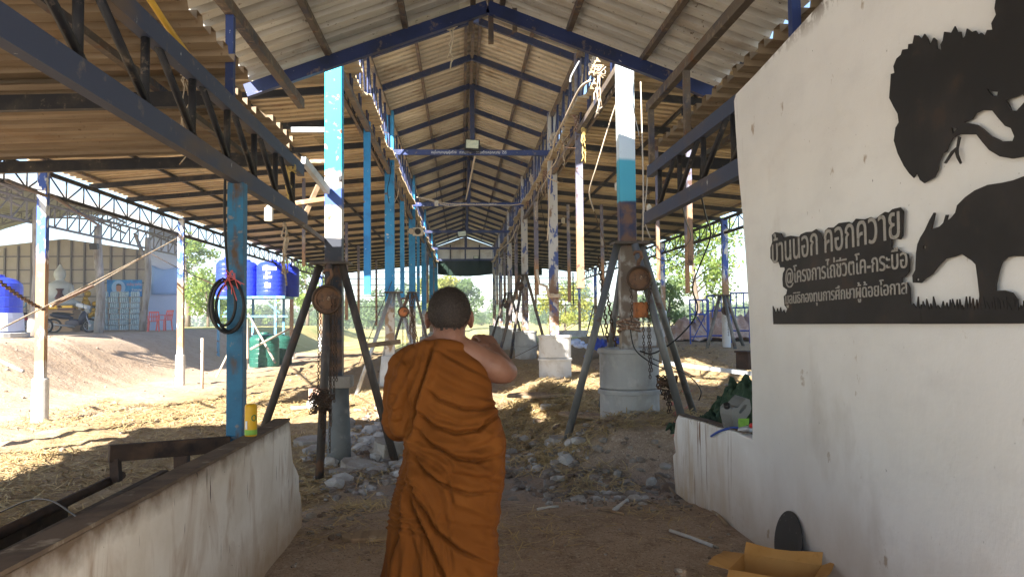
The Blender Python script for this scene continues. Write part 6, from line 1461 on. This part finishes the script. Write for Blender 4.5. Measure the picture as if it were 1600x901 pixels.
body.ball(HC+V(0, .088, -.062), (.024, .010, .008), 12, 8); body.ball(HC+V(0, .086, -.071), (.021, .010, .007), 12, 8)   # lips
for s_ in (-1, 1):
    body.ball(HC+V(.029*s_, .079, .0), (.015, .011, .010), 12, 8)          # eyes
    body.ball(HC+V(.028*s_, .083, .019), (.022, .010, .006), 12, 6)      # brows
    body.ball(HC+V(.045*s_, .055, -.03), (.024, .024, .02), 12, 8)       # cheeks
    rm = Matrix.Rotation(.45*s_, 3, 'Z')
    body.ball(HC+V(.0825*s_, -.004, -.012), (.007, .019, .033), 14, 10, rm); body.ball(HC+V(.0805*s_, .002, -.038), (.007, .011, .013), 10, 8, rm)
limb(body, [HC+V(0, -.022, -.05), V(PX+.003, PYY-.02, 1.52), V(PX, PYY-.025, 1.44)], [.060, .060, .078])
limb(body, [V(PX-.15, PYY-.01, 1.425), V(PX-.07, PYY-.02, 1.475), V(PX, PYY-.02, 1.485), V(PX+.07, PYY-.02, 1.470), V(PX+.150, PYY-.0, 1.425)], [.05, .058, .065, .056, .052])
for z, a, b in ((1.36, .155, .10), (1.25, .15, .105), (1.12, .145, .105), (1.0, .155, .12), (.90, .165, .13)): body.ball((PX, PYY, z), (a, b, .12), 22, 12)
# right arm, bare, raised forward to hold something up before the chest
SH = V(PX+.168, PYY-.0, 1.418); EL = at(801, 586, 2.86)-V(.02, 0, -.012); WR = at(772, 545, 3.07); 
limb(body, [V(PX+.12, PYY, 1.44), SH, SH.lerp(EL, .5)+V(.006, -.006, -.006), EL], [.056, .057, .047, .040])
limb(body, [EL, EL.lerp(WR, .35)+V(.004, 0, -.006), WR], [.040, .038, .026])
HD = at(757, 526, 3.14)
pd = (HD-WR).normalized()
def hand(mb, WR, pd, side, upv):
    """palm, four curled fingers of unequal length, thumb from the side of the palm"""
    sd = pd.cross(upv).normalized()*side; nr = sd.cross(pd).normalized()*side
    pc = WR+pd*.055
    for q in (-.026, -.009, .009, .026): limb(mb, [WR+pd*.012+sd*q*.6, WR+pd*.05+sd*q*.95, WR+pd*.088+sd*q], [.014, .0145, .012], 10, 3)
    for q, L in ((-.028, .060), (-.0095, .072), (.0095, .076), (.028, .068)):
        k = WR+pd*.088+sd*q*1.05; a = k+pd*L*.45-nr*.012; b = a+pd*L*.18-nr*L*.36; c = b-pd*L*.18-nr*L*.22
        limb(mb, [k-pd*.01, a, b, c], [.0092, .0086, .0080, .0068], 10, 3)
    t0 = WR+pd*.03+sd*.03; t1 = t0+pd*.03+sd*.028-nr*.012; t2 = t1+pd*.032-nr*.016+sd*.004
    limb(mb, [t0, t1, t2], [.014, .0115, .009], 10, 4)
hand(body, WR, pd, -1, V(0, 0, 1))
# left arm bent under the robe, hand held up before the chest
LSH = V(PX-.165, PYY, 1.418); LEL = V(PX-.176, PYY+.035, 1.225); LWR = V(PX-.06, PYY+.27, 1.33)
limb(body, [V(PX-.12, PYY, 1.44), LSH, LSH.lerp(LEL, .5), LEL], [.056, .058, .048, .043]); limb(body, [LEL, LEL.lerp(LWR, .4), LWR], [.043, .042, .028])
hand(body, LWR, V(.45, .6, .6).normalized(), 1, V(0, 0, 1))
for s_ in (-1, 1):
    limb(body, [V(PX+.085*s_, PYY, .90), V(PX+.09*s_, PYY+.01, .48), V(PX+.092*s_-.01, PYY-.01, .09)], [.085, .058, .040])
    limb(body, [V(PX+.092*s_-.01, PYY-.04, .04), V(PX+.1*s_-.01, PYY+.05, .045), V(PX+.11*s_-.01, PYY+.15, .024)], [.034, .036, .022])
    for k, (dx, L) in enumerate(((-.022, .028), (-.008, .026), (.004, .023), (.014, .019), (.023, .015))):
        limb(body, [V(PX+.11*s_-.01+dx*s_, PYY+.15, .018), V(PX+.112*s_-.01+dx*1.15*s_, PYY+.162+L, .013)], [.012, .0095 if k == 0 else .007], 8, 2)
person = tag(bpy.data.objects.new('person', None), 'person with short dark hair seen from behind in an ochre robe, one shoulder bare', 'person'); COL.objects.link(person); person.location = (PX, PYY, 0)
bo, bco, bno = fuse(body, 'body', M['skin'], person, .0052, 4)

# hair: a close cropped cap grown from the skull
rh = np.random.default_rng(5)
loc = bco-np.array(HC)
# hairline: low at the nape, round the ears, high on the forehead
ang = np.arctan2(loc[:, 0], -loc[:, 1])                      # 0 at the back
aa = np.abs(ang)
line = np.interp(aa, [0, .35, .7, 1.0, 1.25, 1.5, 1.75, 2.1, 2.5, 3.15], [-.050, -.054, -.046, -.032, -.012, .014, .0, .03, .052, .058])
line = line+.004*np.sin(ang*23)+.003*np.sin(ang*57+1)
keep = (loc[:, 2] > line) & (np.abs(loc[:, 0]) < .0812) & (np.linalg.norm(loc*np.array([1, .9, 1]), axis=1) < .13)
faces = [tuple(p.vertices) for p in bo.data.polygons]
idx = -np.ones(len(bco), int); vs = []; fs = []
for f in faces:
    if all(keep[i] for i in f):
        for i in f:
            if idx[i] < 0:
                idx[i] = len(vs); d = loc[i, 2]-line[i]
                off = .0005+.0042*min(1, max(0, d)/.022)+rh.normal()*.0004
                vs.append(tuple(bco[i]+bno[i]*off))
        fs.append(tuple(int(idx[i]) for i in f))
hm = MB(); hm.add(vs, fs)
# stubble so the edge is not a clean cap
for i in np.nonzero((loc[:, 2] > line-.024) & (np.abs(loc[:, 0]) < .0812) & (np.linalg.norm(loc*np.array([1, .9, 1]), axis=1) < .13))[0]:
    dd = loc[i, 2]-line[i]
    for k in range(3 if dd > 0 else (2 if dd > -.006 else 1)):
        if dd < 0 and rh.random() > 1+dd/.024: continue
        b = bco[i]+rh.normal(size=3)*.002+bno[i]*(.001+.0038*min(1, max(0, dd)/.022)); d = bno[i]+rh.normal(size=3)*.35+np.array([0, 0, -.5]); d /= np.linalg.norm(d)
        s_ = np.cross(d, rh.normal(size=3)); s_ /= np.linalg.norm(s_); L = rh.uniform(.003, .006)
        hm.add([b-s_*.0005, b+s_*.0005, b+d*L], [(0, 1, 2)])
hm.build('hair', M['hair'], person, smooth=True)

# robe: wrapped cloth, left arm covered, right shoulder bare
rb = MB()
secs = [  # z, x left, x right, front depth, back depth
    (.06, -.275, .235, .20, .20), (.30, -.275, .225, .185, .185), (.55, -.265, .195, .16, .165), (.647, -.262, .180, .15, .165), (.747, -.235, .185, .145, .165), (.87, -.215, .185, .14, .168),
    (.969, -.195, .206, .14, .17), (1.068, -.182, .212, .14, .165), (1.14, -.172, .216, .135, .15), (1.217, -.166, .200, .130, .138), (1.29, -.172, .176, .128, .132), (1.35, -.185, .170, .125, .130), (1.40, -.195, .158, .115, .128), (1.44, -.188, .135, .10, .118), (1.475, -.160, .100, .08, .102), (1.500, -.118, .066, .07, .085), (1.518, -.085, .045, .055, .072)]
ring = []; N = 96
for (z, xl, xr, f, bk_) in secs:
    cx, a = PX+(xl+xr)/2, (xr-xl)/2
    xl += .012; xr -= .011; cx, a = PX+(xl+xr)/2, (xr-xl)/2
    for k in range(N):
        t = 6.28319*k/N; c, s_ = math.cos(t), math.sin(t); e = 2.35
        q = (abs(c)**e+abs(s_)**e)**(-1/e)
        ring.append((cx+a*c*q, PYY+(f if s_ > 0 else bk_)*s_*q-(.012 if z > 1.0 else 0), z+(.0 if z < 1.45 else -.02*abs(c)*0)))
fs = []
for i in range(len(secs)-1):
    for k in range(N): fs.append((i*N+k, i*N+(k+1) % N, (i+1)*N+(k+1) % N, (i+1)*N+k))
fs += [tuple(range(N))[::-1], tuple(range((len(secs)-1)*N, len(secs)*N))]
rb.add(ring, fs)
# draped left sleeve
limb(rb, [V(PX-.11, PYY-.015, 1.455), V(PX-.155, PYY-.012, 1.425), V(PX-.178, PYY-.0, 1.33), V(PX-.186, PYY+.02, 1.245)], [.062, .066, .060, .058])
limb(rb, [V(PX-.186, PYY+.02, 1.245), V(PX-.18, PYY+.05, 1.215), V(PX-.13, PYY+.2, 1.27), V(PX-.09, PYY+.27, 1.31)], [.058, .062, .056, .044])
limb(rb, [V(PX-.155, PYY-.06, 1.40), V(PX-.168, PYY-.05, 1.30), V(PX-.165, PYY-.04, 1.22)], [.05, .055, .045])
limb(rb, [V(PX+.04, PYY-.06, 1.49), V(PX-.03, PYY-.085, 1.505), V(PX-.10, PYY-.06, 1.48), V(PX-.15, PYY, 1.46)], [.022, .026, .035, .04])
# folds drawn as curves on the back (photo pixels) and pressed into the cloth
def Fz(pts): return [(570+x/1.9115, 430+y/1.9115) for x, y in pts]
folds = [  # curve, amplitude, width(px), asymmetry
    (Fz([(210, 194), (196, 240), (180, 290), (158, 370), (145, 440), (128, 500), (122, 560)]), .011, 6, 1),
    (Fz([(165, 205), (150, 270), (120, 330), (90, 390), (80, 440)]), .006, 6, 0), (Fz([(185, 215), (165, 290), (140, 360), (125, 430), (112, 470)]), .007, 5, 0), (Fz([(140, 205), (118, 250), (100, 300), (82, 340)]), .005, 6, 0),
    (Fz([(190, 250), (172, 310), (152, 370), (138, 430)]), .006, 4, 0), (Fz([(72, 345), (88, 352), (104, 350)]), .004, 4, 0), (Fz([(68, 385), (90, 395), (108, 388)]), .004, 4, 0), (Fz([(66, 420), (90, 432), (112, 424)]), .004, 4, 0),
    (Fz([(215, 212), (260, 232), (320, 262), (385, 300)]), .004, 5, 0), (Fz([(210, 240), (270, 275), (330, 305), (392, 330)]), .0045, 6, 0), (Fz([(200, 275), (260, 315), (330, 345), (392, 362)]), .005, 6, 0), (Fz([(190, 300), (230, 340), (290, 365), (390, 378)]), .0055, 6, 0),
    (Fz([(180, 335), (220, 372), (290, 398), (350, 400), (395, 388)]), .009, 6, 1), (Fz([(170, 365), (220, 412), (290, 432), (350, 424), (395, 402)]), .007, 6, 0),
    (Fz([(155, 400), (205, 450), (270, 472), (340, 462), (398, 415)]), .011, 7, 1), (Fz([(165, 470), (215, 500), (300, 510), (360, 490), (405, 440)]), .006, 7, 0),
    (Fz([(148, 450), (200, 505), (270, 545), (340, 555), (420, 535)]), .012, 7, 1), (Fz([(150, 490), (200, 550), (270, 580), (350, 590), (418, 560)]), .006, 7, 0),
    (Fz([(138, 525), (180, 590), (240, 630), (310, 655), (410, 650)]), .011, 7, 1), (Fz([(130, 560), (170, 650), (230, 710), (310, 740), (400, 735)]), .007, 9, 0),
    (Fz([(128, 580), (160, 670), (210, 760), (280, 820), (370, 862)]), .012, 7, 1), (Fz([(126, 610), (150, 700), (190, 800), (235, 900), (260, 960)]), .011, 7, 1), (Fz([(124, 600), (140, 720), (165, 830), (190, 930)]), .007, 6, 0),
    (Fz([(122, 560), (118, 650), (105, 760), (85, 850), (70, 950)]), .012, 6, 1), (Fz([(112, 560), (98, 680), (78, 800), (55, 920)]), .008, 6, 0), (Fz([(105, 600), (90, 720), (64, 850)]), .006, 5, 0), (Fz([(122, 640), (128, 740), (120, 850), (110, 950)]), .008, 6, 0),
    (Fz([(240, 760), (300, 800), (385, 815)]), .005, 8, 0), (Fz([(300, 860), (340, 900), (380, 940)]), .005, 8, 0), (Fz([(330, 560), (372, 600), (408, 615)]), .005, 6, 0), (Fz([(395, 470), (402, 560), (396, 660), (386, 760), (380, 900)]), .004, 7, 0)]
def pixel(co):
    d = co-np.array(CAM_LOC); dep = d@np.array(fw)
    return 800+FPX*(d@np.array(rt2))/dep, 450.5-FPX*(d@np.array(up2))/dep
def press(co, no):
    px_, py_ = pixel(co); disp = np.zeros(len(co))
    wgt = np.clip((-no[:, 1]+.28)/.5, 0, 1)*(co[:, 1] < PYY+.06)
    for pts, amp, wd, asym in folds:
        best = np.full(len(co), 1e9); sgn = np.zeros(len(co)); T = np.zeros(len(co)); n_ = len(pts)-1
        for i in range(n_):
            ax_, ay_ = pts[i]; bx__, by_ = pts[i+1]; dx, dy = bx__-ax_, by_-ay_; l2 = dx*dx+dy*dy
            t = np.clip(((px_-ax_)*dx+(py_-ay_)*dy)/l2, 0, 1); qx, qy = px_-ax_-t*dx, py_-ay_-t*dy
            dd = np.hypot(qx, qy); m_ = dd < best; best[m_] = dd[m_]; sgn[m_] = np.sign(dx*qy-dy*qx)[m_]; T[m_] = ((i+t)/n_)[m_]
        s1 = best*sgn/wd; taper = np.clip(T*6, 0, 1)*np.clip((1-T)*5, 0, 1)*.85+.15
        if asym: prof_ = -np.exp(-(s1*3.0)**2)*1.5+np.exp(-((s1+1.15)/1.1)**2)*.9       # overlap edge: roll above, crease below
        else: prof_ = np.exp(-(s1)**2)*.75-np.exp(-((s1-1.15)/.6)**2)*.5
        disp += amp*prof_*taper*wgt
    # finer creases running with the drape, from the left shoulder down to the right hip
    xx, zz = co[:, 0]-PX, co[:, 2]; ca = (zz*.86+xx*.50); cl = (xx*.86-zz*.50)
    lowleft = np.clip((1.15-zz)/.3, 0, 1)*np.clip((.02-xx)/.12, 0, 1); ca = ca*(1-lowleft)+(xx*1.0-zz*.12)*lowleft
    for f_, a_, sd_ in ((16, .0048, 0), (37, .0024, 5), (70, .0012, 9)):
        n_ = wob(ca*f_+sd_, cl*f_*.17+sd_, 1.7); disp += a_*(.45-2.4*np.abs(n_))*wgt*np.clip(1.1+1.6*wob(ca*4+sd_, cl*4, 1.1), .1, 1.6)
    # hanging folds on the front and sides, seen from other places
    th = np.arctan2(co[:, 0]-PX, co[:, 1]-PYY); fr = (1-wgt)*np.clip((1.35-co[:, 2])/.2, 0, 1)
    disp += fr*.008*np.sin(th*14+co[:, 2]*5+np.sin(co[:, 2]*7))
    disp += .0016*wob(co[:, 0]*9, co[:, 2]*9, 3.0)
    return co+no*(disp*1.9)[:, None]
fuse(rb, 'robe', M['robe'], person, .0056, 3, press)
